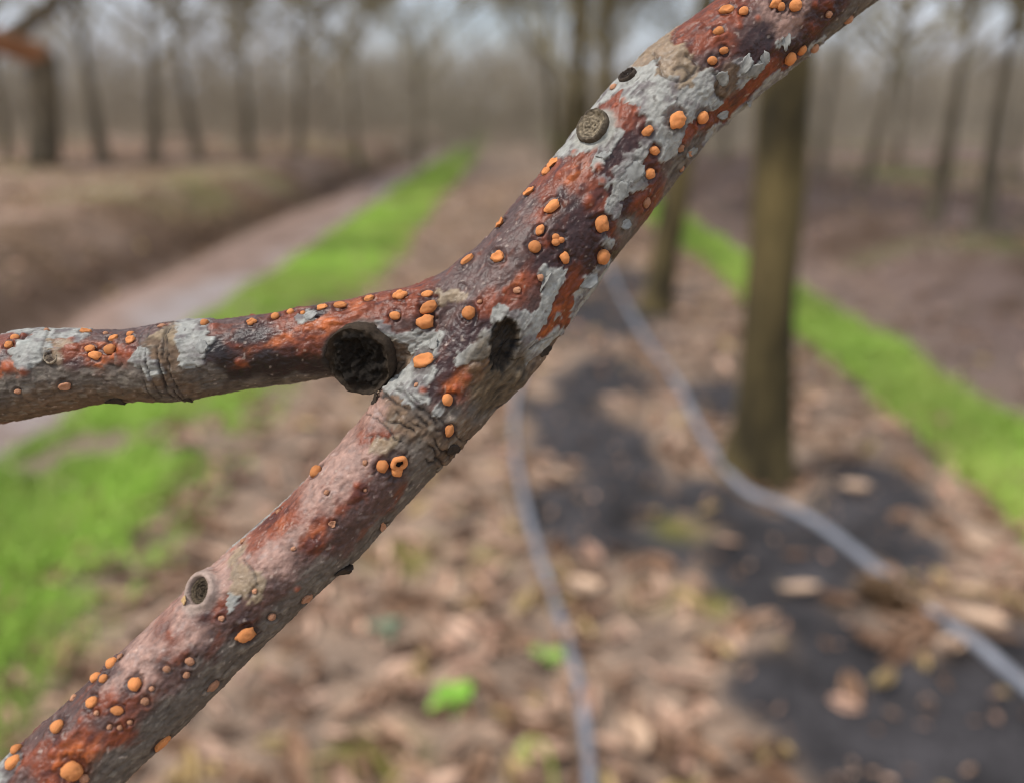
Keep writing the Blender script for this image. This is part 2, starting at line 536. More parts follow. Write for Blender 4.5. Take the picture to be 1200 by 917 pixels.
pv, pq = tube(catmull(np.array([on_plane(10, 42, ly), on_plane(40, 22, ly), on_plane(70, -5, ly), on_plane(100, -80, ly)]) - base, 14), np.linspace(0.14, 0.09, 14), 10)
obj('limb', make_mesh('limb', pv, tris(pq)), M_TRUNK2, lr)
tag(lr, 'dark trunk carrying a low rust brown limb above the bank', 'tree')

# dense bare wood behind, reads as one mass
WV, WF, off = [], [], 0
low = []
for k in range(5):
    rs = np.random.default_rng(300 + k)
    parts = grow(rs, 3.2, 0.085, 0.9, 7.0, 8, 3, [0, 6, 7, 0], .34, .45, 3)
    low.append(mesh_of(parts, lambda l: (5, 3, 3, 3)[l]))
rs = np.random.default_rng(55)
cnt = 0
while cnt < 200:
    x = rs.uniform(-55, 55); y = rs.uniform(19, 62)
    if abs(x) > 5 + y * 0.95: continue
    if abs(x) < 3.0 and y < 24: continue
    v, f = low[rs.integers(5)]
    a = rs.uniform(0, 6.28); s = (0.5 + 0.62 * rs.random() ** 1.3) * (1 if x < 3 else .92)
    R = np.array([[math.cos(a), -math.sin(a), 0], [math.sin(a), math.cos(a), 0], [0, 0, 1]])
    WV.append(v @ R.T * s + np.array([x, y, float(gz(x, y)[0])])); WF.append(f + off); off += len(v)
    cnt += 1
# undergrowth: whippy stems on the floor of the wood, and the hedge that ends the view
def stems(n, xr, yr, hr, r0, ok):
    global off
    x = rs.uniform(*xr, n); y = rs.uniform(*yr, n)
    k = ok(x, y); x, y = x[k], y[k]; n = len(x)
    h = rs.uniform(*hr, n); r = r0 * rs.uniform(.6, 1.3, n)
    b0 = np.stack([x, y, gz(x, y) - .02], -1)
    tp = b0 + np.stack([rs.normal(0, .3, n) * h, rs.normal(0, .3, n) * h, h], -1)
    md = (b0 + tp) / 2 + rs.normal(0, .10, (n, 3)) * h[:, None]
    th = np.array([0, 2.09, 4.19])
    ring = np.stack([np.cos(th), np.sin(th), th * 0], -1)[None]
    v = np.concatenate([b0[:, None] + ring * r[:, None, None], md[:, None] + ring * r[:, None, None] * .7, tp[:, None] + ring * r[:, None, None] * .25], 1).reshape(-1, 3)
    f = []
    for lv in (0, 3):
        for a in range(3):
            b = (a + 1) % 3
            f += [(lv + a, lv + b, lv + 3 + b), (lv + a, lv + 3 + b, lv + 3 + a)]
    WV.append(v); WF.append((np.arange(n)[:, None, None] * 9 + np.array(f)[None]).reshape(-1, 3) + off); off += len(v)
stems(24000, (-60, 60), (19, 62), (0.5, 2.4), .014, lambda x, y: np.abs(x) < 4 + y * .95)
stems(11000, (-75, 75), (56, 76), (1.0, 6.5), .035, lambda x, y: np.abs(x) < 80)
wood = obj('woodland', make_mesh('woodland', np.vstack(WV), np.vstack(WF)), M_WOOD)
tag(wood, 'hazy grey brown bare woodland closing off the orchard', 'woodland', kind='stuff')

# ------------------------------------------------------------------ grass
def scatter_grass(name, n, xr, yr, hgt, wid, label, ypow=2.0, seed=1):
    rs = np.random.default_rng(seed)
    x = rs.uniform(*xr, n); y = yr[0] + (yr[1] - yr[0]) * rs.random(n) ** ypow
    p = np.stack([x, y, x * 0], -1)
    a1 = fbm(p * 1.3 + 5, 3); a2 = fbm(p * 6 + 2, 3)
    k = rs.random(n) < grass_field(x, y, a1, a2)
    x, y, a1, a2 = x[k], y[k], a1[k], a2[k]; n = len(x)
    z = gz(x, y)
    az = rs.uniform(0, 6.28, n); h = hgt * rs.uniform(0.5, 1.3, n); w = wid * rs.uniform(0.6, 1.3, n) * (1 + y * 0.12)
    ln = h * rs.uniform(0.2, 1.1, n); la = rs.uniform(0, 6.28, n)
    b = np.stack([x, y, z - 0.004], -1)
    sx = np.stack([np.cos(az), np.sin(az), az * 0], -1) * w[:, None] / 2
    tip = b + np.stack([np.cos(la) * ln, np.sin(la) * ln, h], -1)
    mid = b + np.stack([np.cos(la) * ln * .3, np.sin(la) * ln * .3, h * .6], -1)
    V = np.stack([b - sx, b + sx, mid + sx * .8, mid - sx * .8, tip], 1).reshape(-1, 3)
    i = np.arange(n)[:, None] * 5
    T = np.concatenate([i + [0, 1, 2], i + [0, 2, 3], i + [3, 2, 4]], 0)
    c = lin(164, 196, 84)[None] * (rs.uniform(0.65, 1.2, n) * np.clip(1 + .55 * fbm(np.stack([x * 2.2, y * 1.1, x * 0 + 5], -1), 3), .4, 1.6))[:, None]
    c = mixc(c, np.tile(lin(172, 176, 96), (n, 1)), (rs.random(n) < np.clip(.25 + .7 * a1, .08, .7)).astype(float) * 0.8)
    cc = np.repeat(c, 5, axis=0)
    o = obj(name, make_mesh(name, V, T, cols=cc), M_GRASS)
    return tag(o, label, 'grass', kind='stuff')
scatter_grass('grass', 190000, (-2.2, -0.9), (0.9, 32), 0.045, 0.006, 'patchy bright green grass strip beside the grey track', 2.2, 1)
scatter_grass('grass', 120000, (1.55, 2.4), (1.6, 32), 0.05, 0.006, 'lush green grass strip running past the mossy trunks', 2.2, 2)

# ------------------------------------------------------------------ leaf litter
def leaf_template():
    o = [(0, -1), (.28, -.7), (.46, -.2), (.42, .25), (.24, .65), (0, 1)]
    v = [(x, y, 0.18 * abs(x) + 0.12 * y * y) for x, y in o]
    v += [(-x, y, 0.18 * abs(x) + 0.12 * y * y) for x, y in o[1:5]]
    v += [(0, -.45, -.02), (0, 0.05, -.03), (0, .5, 0.0)]
    R, L, Mx = [0, 1, 2, 3, 4, 5], [0, 6, 7, 8, 9, 5], [0, 10, 11, 12, 12, 5]
    f = []
    for A in (R, L):
        s = [0, 10, 11, 12, 5]
        e = A
        f += [(0, e[1], 10), (10, e[1], e[2]), (10, e[2], 11), (11, e[2], e[3]), (11, e[3], 12), (12, e[3], e[4]), (12, e[4], 5)]
    return np.array(v, float), np.array(f)
LV, LF = leaf_template()
def rot_mats(rs, n, tilt):
    a = rs.uniform(0, 6.28, n); b = rs.normal(0, tilt, n); c = rs.normal(0, tilt, n)
    ca, sa, cb, sb, cc, sc = np.cos(a), np.sin(a), np.cos(b), np.sin(b), np.cos(c), np.sin(c)
    o, z = np.ones(n), np.zeros(n)
    Rz = np.array([[ca, -sa, z], [sa, ca, z], [z, z, o]]).transpose(2, 0, 1)
    Rx = np.array([[o, z, z], [z, cb, -sb], [z, sb, cb]]).transpose(2, 0, 1)
    Ry = np.array([[cc, z, sc], [z, o, z], [-sc, z, cc]]).transpose(2, 0, 1)
    return Rz @ Rx @ Ry
PAL = 1.15 * np.array([lin(200, 166, 142), lin(166, 134, 110), lin(140, 108, 84), lin(112, 84, 64), lin(178, 142, 120), lin(176, 150, 104), lin(92, 72, 58)])
def litter_scatter(name, n, xr, yr, size, label, dens, ypow=1.6, seed=1):
    rs = np.random.default_rng(seed)
    x = rs.uniform(*xr, n); y = yr[0] + (yr[1] - yr[0]) * rs.random(n) ** ypow
    k = rs.random(n) < dens(x, y)
    x, y = x[k], y[k]; n = len(x)
    s = size * rs.uniform(0.45, 1.15, n)
    V = LV[None] * np.stack([s * rs.uniform(.6, 1.1, n), s, s * rs.uniform(0, 2.0, n)], -1)[:, None, :]
    V = np.einsum('nij,nkj->nki', rot_mats(rs, n, 0.3), V) + np.stack([x, y, gz(x, y) + 0.012 + 0.012 * rs.random(n)], -1)[:, None, :]
    T = (np.arange(n)[:, None, None] * len(LV) + LF[None]).reshape(-1, 3)
    c = PAL[rs.choice(len(PAL), n, p=[.13, .2, .22, .17, .12, .08, .08])] * rs.uniform(.75, 1.2, n)[:, None]
    o = obj(name, make_mesh(name, V.reshape(-1, 3), T, cols=np.repeat(c, len(LV), axis=0)), M_LEAF)
    return tag(o, label, 'leaf litter', kind='stuff')
def dens_c(x, y):
    p = np.stack([x, y, x * 0], -1)
    a1 = fbm(p * 1.3 + 5, 3); a2 = fbm(p * 6 + 2, 3)
    return (1 - 0.93 * dark_field(x, y, a2)) * (1 - 0.85 * grass_field(x, y, a1, a2)) * (0.55 + 0.45 * smooth(-.4, .4, a2))
litter_scatter('leaf_litter', 11000, (-1.5, 2.0), (0.75, 16), 0.052, 'tan and brown fallen leaves strewn along the tree row', dens_c, 1.9, 4)
litter_scatter('leaf_litter', 3500, (-1.5, 2.3), (0.75, 9), 0.016, 'small crumbs of broken leaf over the dark bare earth', lambda x, y: np.full(x.shape, .9), 1.6, 8)
litter_scatter('leaf_litter', 9000, (-14, -3.0), (3, 24), 0.06, 'brown fallen leaves covering the bank under the bare trees', lambda x, y: 0.9 * smooth(-3.0, -3.6, x), 1.3, 5)
litter_scatter('leaf_litter', 5000, (2.2, 10), (2.6, 20), 0.055, 'dull leaves scattered on the dark bank past the green strip', lambda x, y: np.full(x.shape, .6), 1.4, 6)

# the largest pale leaves, one by one
lme = make_mesh('fallen_leaf', LV, LF, cols=np.tile(lin(214, 182, 154), (len(LV), 1)))
lme.materials.append(M_LEAF)
BIG = [(1108, 772, .072, 2.2, 'pale tan leaf lying on dark earth below the thicker hose'), (935, 703, .075, 1.3, 'broad pale leaf between the dark earth patches'),
       (683, 700, .085, .7, 'tan leaf touching the bend of the thin hose'), (1075, 712, .07, .9, 'pale leaf resting against the dead grass tuft on the hose'), (740, 885, .10, .2, 'largest tan leaf, on litter next to the thin hose'),
       (1150, 735, .08, 1.0, 'pale leaf lying along the far side of the thicker hose'), (800, 755, .05, 2.0, 'small pale leaf in litter midway between the two hoses'), (1000, 575, .08, 1.5, 'tan leaf on litter behind the foot of the mossy trunk'),
       (655, 565, .07, .4, 'tan leaf just off the thin hose where dark earth begins'), (530, 700, .06, 1.9, 'tan leaf under the lower branch, above the green rosette'), (1145, 640, .06, .6, 'small tan leaf near the edge of the lush grass strip')]
for (a, b, s, r, lab) in BIG:
    x, y = gp(a, b)
    o = obj('fallen_leaf', lme)
    o.location = (x, y, float(gz(x, y)[0]) + 0.03)
    o.rotation_euler = (random.uniform(-.2, .2), random.uniform(-.2, .2), r)
    s *= .75
    o.scale = (s * random.uniform(.9, 1.3), s, s * random.uniform(.8, 2.2))
    tag(o, lab, 'leaf', 'large pale fallen leaves')

# ------------------------------------------------------------------ hoses
def hose(pts, r, label, lift=0.0):
    w = np.array([gp(a, b) for a, b in pts])
    p = catmull(w, 160)
    z = gz(p[:, 0], p[:, 1]) + r + 0.004 + lift + 0.004 * np.sin(np.linspace(0, 14, len(p)))
    v, q = tube(np.column_stack([p, z]), np.full(len(p), r), 12)
    return tag(obj('irrigation_hose', make_mesh('irrigation_hose', v, tris(q)), M_HOSE), label, 'hose')
hose([(700, 1100), (692, 960), (688, 880), (672, 780), (648, 700), (622, 620), (606, 545), (603, 490), (612, 440), (650, 360), (640, 300), (618, 220)], 0.0125,
     'thin grey hose winding through leaf litter away from the trunks')
hose([(1420, 1000), (1280, 880), (1200, 815), (1120, 745), (1035, 675), (960, 617), (912, 594), (862, 572), (822, 515), (790, 450), (745, 382), (715, 320), (690, 270), (660, 215)], 0.0150,
     'thicker grey hose bending round the foot of the mossy trunk')

# ------------------------------------------------------------------ small plants
def blade_leaf(L, W, curve, n=6):
    t = np.linspace(0, 1, n)
    x = L * t * (1 - 0.25 * curve * t); z = L * (0.7 * t - curve * t * t)
    w = W * np.sin(np.pi * np.clip(t * .92 + .06, 0, 1)) ** .7
    V = np.concatenate([np.stack([x, w, z + .15 * w], -1), np.stack([x, 0 * w, z], -1), np.stack([x, -w, z + .15 * w], -1)])
    f = []
    for k in range(n - 1):
        f += [(k, k + 1, n + k + 1, n + k), (n + k, n + k + 1, 2 * n + k + 1, 2 * n + k)]
    return V, f
def weed(px, py, n, L, W, c, label, curve=.55, tilt=.35, seed=0):
    rs = np.random.default_rng(seed)
    x, y = gp(px, py)
    r = empty('weed_plant', (x, y, float(gz(x, y)[0])))
    for k in range(n):
        V, f = blade_leaf(L * rs.uniform(.7, 1.1), W, curve * rs.uniform(.6, 1.3))
        m = make_mesh('leaf', V, f, cols=np.tile(c * rs.uniform(.8, 1.2), (len(V), 1)))
        o = obj('leaf', m, M_GRASS, r)
        o.rotation_euler = (0, rs.uniform(-tilt, tilt), k * 2.4 + rs.uniform(-.4, .4))
        o.location = (0, 0, 0.004)
    v, q = tube(np.array([[0, 0, -.01], [0, 0, .01], [0.002, 0, .02]]), [.004, .004, .002], 6)
    obj('stem', make_mesh('stem', v, tris(q), cols=np.tile(c * .7, (len(v), 1))), M_GRASS, r)
    return tag(r, label, 'plant')
weed(527, 812, 8, .075, .020, lin(126, 172, 60), 'small fresh green rosette of broad leaves in brown litter', seed=3)
weed(448, 728, 6, .06, .014, lin(112, 124, 100), 'small blue green weed beside moss under the lower branch', seed=4)
weed(640, 770, 5, .055, .014, lin(150, 180, 90), 'pale green seedling tucked against the winding hose', seed=5)
x, y = gp(650, 935)
r = empty('nodding_stalk', (x, y, float(gz(x, y)[0])))
pth = catmull([(0, 0, 0), (-.004, .02, .05), (-.02, .05, .085), (-.05, .06, .09), (-.06, .06, .07)], 18)
v, q = tube(pth, np.linspace(.006, .004, 18), 8)
obj('stalk', make_mesh('stalk', v, tris(q), cols=np.tile(lin(132, 140, 60), (len(v), 1))), M_GRASS, r)
for k in range(3):
    V, f = blade_leaf(.05, .009, .6)
    o = obj('leaf', make_mesh('leaf', V, f, cols=np.tile(lin(150, 156, 76), (len(V), 1))), M_GRASS, r)
    o.location = pth[9 + 3 * k]; o.rotation_euler = (0, .9, 2.6 + k * 1.1)
tag(r, 'olive green nodding stalk bent over the leaf litter', 'plant')

def dead_tuft(px, py, n, h, spread, label, seed):
    rs = np.random.default_rng(seed)
    x, y = gp(px, py)
    z0 = float(gz(x, y)[0])
    a = rs.uniform(0, 6.28, n); rr = spread * np.sqrt(rs.random(n))
    b = np.stack([rr * np.cos(a), rr * np.sin(a), np.full(n, -.005)], -1)
    out = rs.uniform(0.2, 1.0, n) * h
    tip = b + np.stack([np.cos(a) * out, np.sin(a) * out, h * rs.uniform(.3, 1, n)], -1)
    az = rs.uniform(0, 6.28, n)
    sx = np.stack([np.cos(az), np.sin(az), az * 0], -1) * .004
    mid = (b + tip) / 2 + np.array([0, 0, h * .25])
    V = np.stack([b - sx, b + sx, mid + sx, mid - sx, tip], 1).reshape(-1, 3)
    i = np.arange(n)[:, None] * 5
    T = np.concatenate([i + [0, 1, 2], i + [0, 2, 3], i + [3, 2, 4]], 0)
    c = np.repeat(lin(108, 84, 60)[None] * rs.uniform(.5, 1.3, n)[:, None], 5, axis=0)
    o = obj('dead_grass_tuft', make_mesh('dead_grass_tuft', V, T, cols=c), M_LEAF)
    o.location = (x, y, z0)
    return tag(o, label, 'dead grass')
dead_tuft(1040, 702, 500, .06, .055, 'brown dead grass tuft lying over the thicker hose', 9)

# ------------------------------------------------------------------ THE BRANCH
# modelled in "units": 1 unit = one photograph pixel at the focus distance; x right, y up, z towards the camera
D0 = F
def L(px, py, z=0.0):
    s = (D0 - z) / D0
    return np.array([(px - CX) * s, -(py - CY) * s, z])
def stem_path(rows, n):
    pts = np.array([L(a, b, z) for a, b, r, z in rows])
    rad = np.array([r * (D0 - z) / D0 for a, b, r, z in rows])
    q = catmull(np.column_stack([pts, rad]), n)
    return q[:, :3], q[:, 3]
ROW_B = [(-220, 1195, 62, 120), (-40, 1015, 60, 95), (90, 889, 58, 75), (190, 796, 57, 60), (290, 698, 55, 45), (388, 608, 53, 30), (470, 518, 54, 15), (530, 448, 60, 5),
         (586, 375, 68, 0), (634, 308, 67, -3), (697, 229, 64, -6), (786, 121, 62, -8), (882, 43, 58, -10), (965, -22, 56, -10), (1080, -110, 58, -10), (1300, -290, 62, -20)]
ROW_A = [(-230, 480, 50, 12), (-70, 456, 50, 6), (0, 446, 50.5, 4), (50, 436, 51, 2), (110, 430, 44, 0), (160, 428, 44, 0), (205, 424, 47, 0), (250, 418, 44, 0), (300, 412.5, 42, 0), (360, 403, 43, 0),
         (430, 393, 46, 0), (500, 380, 48, 0), (560, 352, 50, 0), (620, 306, 52, -2), (670, 258, 50, -5)]
pb, rb = stem_path(ROW_B, 420)
pa, ra = stem_path(ROW_A, 300)
V, Q, off = [], [], 0
def addtube(p, r, sides=40):
    global off
    v, q = tube(p, r, sides)
    V.append(v); Q.append(q + off); off += len(v)
addtube(pb, rb); addtube(pa, ra)
def unit(*a):
    a = np.array(a, float); return a / np.linalg.norm(a)
# pruning stubs: (root, tip centre, radius root, radius tip)
ax1 = unit(-0.26, -0.42, 0.86)
tip1 = L(419, 424, 46)
addtube(np.array([tip1 - ax1 * 55, tip1 - ax1 * 30, tip1 - ax1 * 24]), [46, 43, 40])
ax2 = unit(0.62, -0.42, 0.66)
tip2 = L(603, 411, 54)
addtube(np.array([tip2 - ax2 * 70, tip2 - ax2 * 35, tip2 - ax2 * 12, tip2 - ax2 * 1]), [44, 37, 27, 12])
ax3 = unit(-0.55, 0.30, 0.78)
tip3 = L(690, 143, 50)
addtube(np.array([tip3 - ax3 * 50, tip3 - ax3 * 22, tip3 - ax3 * 11]), [36, 27, 21])
ax4 = unit(-0.45, 0.30, 0.83)
tip4 = L(229, 691, 91)
addtube(np.array([tip4 - ax4 * 30, tip4 - ax4 * 12, tip4 - ax4 * 2]), [30, 24, 20])
# spur below the second stub, small bud ridge under the collar, ragged bits under the twig
addtube(np.array([L(575, 455, 10), L(606, 434, 26), L(638, 413, 20)]), [24, 18, 5])
addtube(np.array([L(515, 520, 14), L(528, 527, 12)]), [16, 9])
src = bpy.data.meshes.new('tmp_src')
q = np.vstack(Q); vv = np.vstack(V)
src = make_mesh('tmp_src', vv, tris(q))
tmp = bpy.data.objects.new('tmp_src', src); C.objects.link(tmp)
mod = tmp.modifiers.new('remesh', 'REMESH'); mod.mode = 'VOXEL'; mod.voxel_size = 1.6
dg = bpy.context.evaluated_depsgraph_get()
ev = tmp.evaluated_get(dg)
me = bpy.data.meshes.new_from_object(ev)
bpy.data.objects.remove(tmp)
nv = len(me.vertices)
bv = np.empty(nv * 3, dtype=np.float32); me.vertices.foreach_get('co', bv); bv = bv.reshape(-1, 3).astype(float)
bq = np.empty(len(me.polygons) * 4, dtype=np.int32); me.loops.foreach_get('vertex_index', bq); bq = bq.reshape(-1, 4)
ed = np.empty(len(me.edges) * 2, dtype=np.int32); me.edges.foreach_get('vertices', ed); ed = ed.reshape(-1, 2)
bpy.data.meshes.remove(me); bpy.data.meshes.remove(src)
deg = np.bincount(ed.ravel(), minlength=nv).astype(float)
def lap(v, it, w):
    sel = np.where(w > 0.01)[0]
    inn = np.zeros(nv, bool); inn[sel] = True
    e = ed[inn[ed[:, 0]] | inn[ed[:, 1]]]
    used = np.unique(e); mp_ = np.zeros(nv, np.int64); mp_[used] = np.arange(len(used)); e = mp_[e]; m = len(used)
    x = v[used].copy(); ww = np.where(inn[used], w[used], 0)[:, None]; dd = deg[used][:, None]
    for _ in range(it):
        s = np.stack([np.bincount(e[:, 0], x[e[:, 1], k], m) + np.bincount(e[:, 1], x[e[:, 0], k], m) for k in range(3)], -1)
        x = x + ww * (s / dd - x)
    v = v.copy(); v[used] = x
    return v
def normals(v):
    n = np.cross(v[bq[:, 2]] - v[bq[:, 0]], v[bq[:, 3]] - v[bq[:, 1]])
    o = np.stack([sum(np.bincount(bq[:, c], n[:, k], nv) for c in range(4)) for k in range(3)], -1)
    return o / (np.linalg.norm(o, axis=1)[:, None] + 1e-12)
fork = L(490, 430, 0)
wf = smooth(190, 90, np.linalg.norm(bv - fork, axis=1))
wst = np.zeros(nv)
for tp, rr in ((tip1, 46), (tip2, 40), (tip3, 30), (tip4, 24)):
    wst = np.maximum(wst, smooth(rr * 1.35, rr, np.linalg.norm(bv - tp, axis=1)))
bv = lap(bv, 5, np.full(nv, 0.6))
bv = lap(bv, 30, 0.85 * wf * (1 - 0.9 * wst))
bv = lap(bv, 12, 0.5 * smooth(70, 40, np.linalg.norm(bv - tip3, axis=1)) * (1 - .8 * smooth(26, 20, np.linalg.norm(bv - tip3, axis=1))))
bn = normals(bv)
if bn[np.argmax(bv[:, 2]), 2] < 0: bn = -bn

# axial coordinate along the two stems
def axial(p, path):
    best = np.full(len(p), 1e9); s = np.zeros(len(p)); tt = np.zeros((len(p), 3))
    seg = np.concatenate([[0], np.cumsum(np.linalg.norm(np.diff(path, axis=0), axis=1))])
    tg = np.gradient(path, axis=0); tg /= np.linalg.norm(tg, axis=1)[:, None]
    for k in range(0, len(p), 20000):
        d = ((p[k:k + 20000, None, :] - path[None, ::6, :]) ** 2).sum(2)
        j = d.argmin(1) * 6
        best[k:k + 20000] = np.sqrt(d.min(1))
        s[k:k + 20000] = seg[j] + ((p[k:k + 20000] - path[j]) * tg[j]).sum(1)
        tt[k:k + 20000] = tg[j]
    return best, s, tt, seg
da, sa, ta, sega = axial(bv, pa)
db, sb, tb, segb = axial(bv, pb)
isa = (da < db) & (bv[:, 0] < L(470, 0, 0)[0]) | ((da < db - 10) & (bv[:, 0] < L(520, 0, 0)[0]))
tang = np.where(isa[:, None], ta, tb)
sax = np.where(isa, sa, sb)
# stretched noise space: compress along the stem
along = (bv * tang).sum(1)
def st(f, stretch):
    return (bv - tang * (along * (1 - 1 / stretch))[:, None]) * f

# projection used only to look up where a feature of the bark sits on the surface
pj = np.stack([CX + F * bv[:, 0] / (D0 - bv[:, 2]), CY - F * bv[:, 1] / (D0 - bv[:, 2])], -1)
vd = np.array([0, 0, D0]) - bv; vd /= np.linalg.norm(vd, axis=1)[:, None]
facing = (bn * vd).sum(1)
fi = np.where(facing > -0.05)[0]
inframe = fi[(pj[fi, 0] > -60) & (pj[fi, 0] < 1260) & (pj[fi, 1] > -60) & (pj[fi, 1] < 980)]
def surf(px, py):
    d = (pj[inframe, 0] - px) ** 2 + (pj[inframe, 1] - py) ** 2
    m = d.min()
    c = inframe[d <= (math.sqrt(m) + 2.5) ** 2]
    return c[np.argmax(bv[c, 2])]

# bark patches: class -> points (photo position where that colour of bark sits), optional size
PATCH = {
 'G': '40,400 30,415 56,406 76,391 45,386 166,422 174,432 226,390 240,404 226,418 365,369,.5 448,390 480,394 500,398 508,408 500,440 488,452 497,462 '
      '640,318,.7 650,336,.7 645,355,.7 630,380,.8 618,398 637,402 683,345,.7 691,331,.7 700,318,.5 590,372,.6 612,372,.6 562,396,.6 552,418,.6 715,160,.8 706,178 690,168 680,172 698,185,.7 '
      '735,195 746,209 727,220 720,238,.7 742,190 760,120 742,110 780,128 768,148 790,158 785,175 757,166,.6 710,288,.6 760,80 780,102 800,112 822,100 830,116 870,76,.6 880,86,.6 896,70,.5 921,50,.4 900,105,.6 836,158,.6 '
      '880,130,.6 920,88,.6 950,62,.6 275,705,.5 5,902 728,98 750,95 812,118 765,100 795,138 815,128,.8 520,480,.6 712,210,.4 725,250,.5 655,372,.3 730,205 540,420,.5 565,412,.4 490,410 475,440,.8 460,395,.8',
 'g': '100,442 60,440 20,452 130,432 150,442 235,440 240,446 300,452 350,446 200,462 430,383,.6 500,488 535,480 560,480 520,496 470,520,.7 486,532 500,545 490,560 450,615 420,660 390,662 360,684 380,692 270,762 300,762 330,742 322,722 '
      '250,792 130,886 150,892 190,832 220,822 180,852 210,845 160,905 240,775,.6 780,202,.6 800,190,.8 820,167,.7 730,267,.6 1000,16 985,30 940,70,.5 310,780 345,715 405,665 280,800 440,640 480,590 500,570 590,450',
 'B': '40,468 100,468 150,470 192,420 195,450 216,456 182,400,.7 460,432 470,420 462,412,.8 458,486 490,496 510,510 524,526 470,490 500,500 480,498 580,442,.8 860,84,.5 850,100,.5 570,460,.7 445,445,.7 540,500 640,420,.6',
 'T': '64,412,.7 70,400,.6 190,393,.7 770,60 790,70 806,84 780,78 800,75 532,344,.4 520,352,.35 455,402,.6 442,514,.7 455,520,.5 280,664 290,680 296,690,.8 272,655,.7',
 'R': '10,400 90,408 100,412 140,412 300,404,.4 270,400,.4 345,402 356,414 330,374 400,366 430,356 450,362 480,355 600,341 575,350 620,328 612,350,.7 660,352 652,372 672,335 545,462 556,436 640,222 668,192 690,182 682,208 690,222 700,240 '
      '730,130 742,146,.8 720,118,.8 770,214,.7 762,190,.6 776,206,.6 750,236,.6 720,272,.6 812,156,.4 830,148,.5 840,30 822,50 850,46 860,20 800,40,.6 905,76,.6 890,95,.6 872,118,.6 856,131,.6 845,141,.5 950,36,.7 970,12,.7 '
      '430,508 450,503 400,592,.7 372,624,1.1 365,636 380,606 345,600 330,612 318,622 300,640 250,711,.7 200,746 120,816 150,830 100,862 60,870 50,890 110,870 140,864 70,906 30,890 420,576,.5 640,280,.8 630,245 655,205 930,75,.5',
 'O': '10,427,.5 105,408 125,406 112,416 320,398,.4 340,393,.4 365,383,.5 385,373,.5 420,356,.5 290,408,.3 280,426,.3 545,446 535,452,.8 640,390,.8 655,366,.6 645,240,.5 670,200,.5 90,884 80,895 110,880,.8 560,440,.5 330,612,.4 370,620,.5 600,333,.4',
 'D': '3,418,.6 95,425,.5 310,386 345,412,.6 525,405 520,430 506,455 545,386 560,392,.6 670,242 660,262 690,262 680,277 665,285 700,280 736,166 746,160 726,186,.8 716,200,.6 738,242,.6 700,302,.8 890,40 900,30 876,58 900,56 890,50 942,46 960,22 980,6 240,716,.6 '
      '290,725,.7 245,771,.7 640,300 650,290 745,150,.7 880,45 930,55,.6 715,225,.3 655,225,.5 630,305',
 'K': '255,406 275,424 290,414 300,430 330,434 350,430 262,418 310,420 376,366,.4 370,430 280,392,.5 305,394,.5 285,434 360,420,.5',
 'P': '120,390 140,396 160,391 262,388 280,383 470,380 540,325 560,336 520,366 582,334 620,356 600,262 620,240 650,252 590,290 610,300 570,310 640,262,.6 830,68 870,36 880,20 440,552 440,572 470,572 460,592 400,622 430,612 410,642 330,682 285,712 270,732 310,712 260,742 '
      '232,757 220,772 130,786 150,812 110,802 90,822 80,842 120,846 40,862 20,910 200,802 170,832 395,640 420,600 510,478,.5 500,372,.6 350,660 245,735 190,775,.8 65,850 560,300 610,270 590,315 845,70,.6 150,800,.8',
 'M': '915,26 930,26 895,16,.6 926,40,.6 440,492 410,522 395,546 420,546 400,570 360,590 350,622 340,642 310,652 322,662 340,664 265,660 255,682 240,682 230,740 210,732 180,766 190,756 150,772 170,790 380,560 420,530 370,580 385,590 330,640 310,640 165,770 140,790,.7 '
      '215,745 125,800,.6 290,655 345,635 905,22,.5',
}
BASE = {'G': lin(150, 148, 141), 'g': lin(96, 86, 77), 'B': lin(104, 84, 66), 'T': lin(138, 120, 96), 'R': lin(114, 53, 27), 'O': lin(164, 84, 36), 'D': lin(50, 26, 24),
        'K': lin(32, 21, 20), 'P': lin(78, 55, 49), 'M': lin(152, 120, 107)}
GLOSS = {'G': .72, 'g': .8, 'B': .85, 'T': .8, 'R': .42, 'O': .42, 'D': .38, 'K': .36, 'P': .45, 'M': .6}
ctr = {k: [] for k in PATCH}
for k, s in PATCH.items():
    for w in s.split():
        a = [float(x) for x in w.split(',')]
        i = surf(a[0], a[1])
        ctr[k].append((i, (a[2] if len(a) > 2 else 1.0) * {'K': 1.45, 'D': 1.3}.get(k, 1.0)))
# bark that the photograph does not show: the same kinds of patches at random
unseen = np.where((facing < -0.5) | (pj[:, 0] < -40) | (pj[:, 0] > 1240) | (pj[:, 1] < -40) | (pj[:, 1] > 957))[0]
kinds = list('GgBRDPMKg')
for i in rng.choice(unseen, 420, replace=False):
    ctr[kinds[rng.integers(len(kinds))]].append((i, rng.uniform(.6, 1.2)))
warp = np.stack([fbm(st(0.09, 2.2) + 50 * k, 3) for k in range(3)], -1) * 11 + np.stack([vnoise(st(0.33, 2.0) + 90 * k) for k in range(3)], -1) * 3.0
warp *= .72
pw = bv + warp
order = np.argsort(bv[:, 0]); xsort = bv[order, 0]
dist = {}
for k, lst in ctr.items():
    d = np.full(nv, 1e9)
    for (ci, w) in lst:
        c = bv[ci]; ca = tang[ci]
        m = order[np.searchsorted(xsort, c[0] - 75):np.searchsorted(xsort, c[0] + 75)]
        m = m[np.abs(bv[m, 1] - c[1]) < 75]
        e = pw[m] - c
        e = e - ca * ((e @ ca) * 0.28)[:, None]
        q = np.sqrt((e * e).sum(1)) / (0.45 + 0.55 * w)
        d[m] = np.minimum(d[m], q)
    dist[k] = np.minimum(d, 200 + .001 * len(k))
under = [k for k in dist if k not in 'GT']
du = np.stack([dist[k] for k in under], 1)
wts = np.exp(-(du - du.min(1)[:, None]) / 3.2)
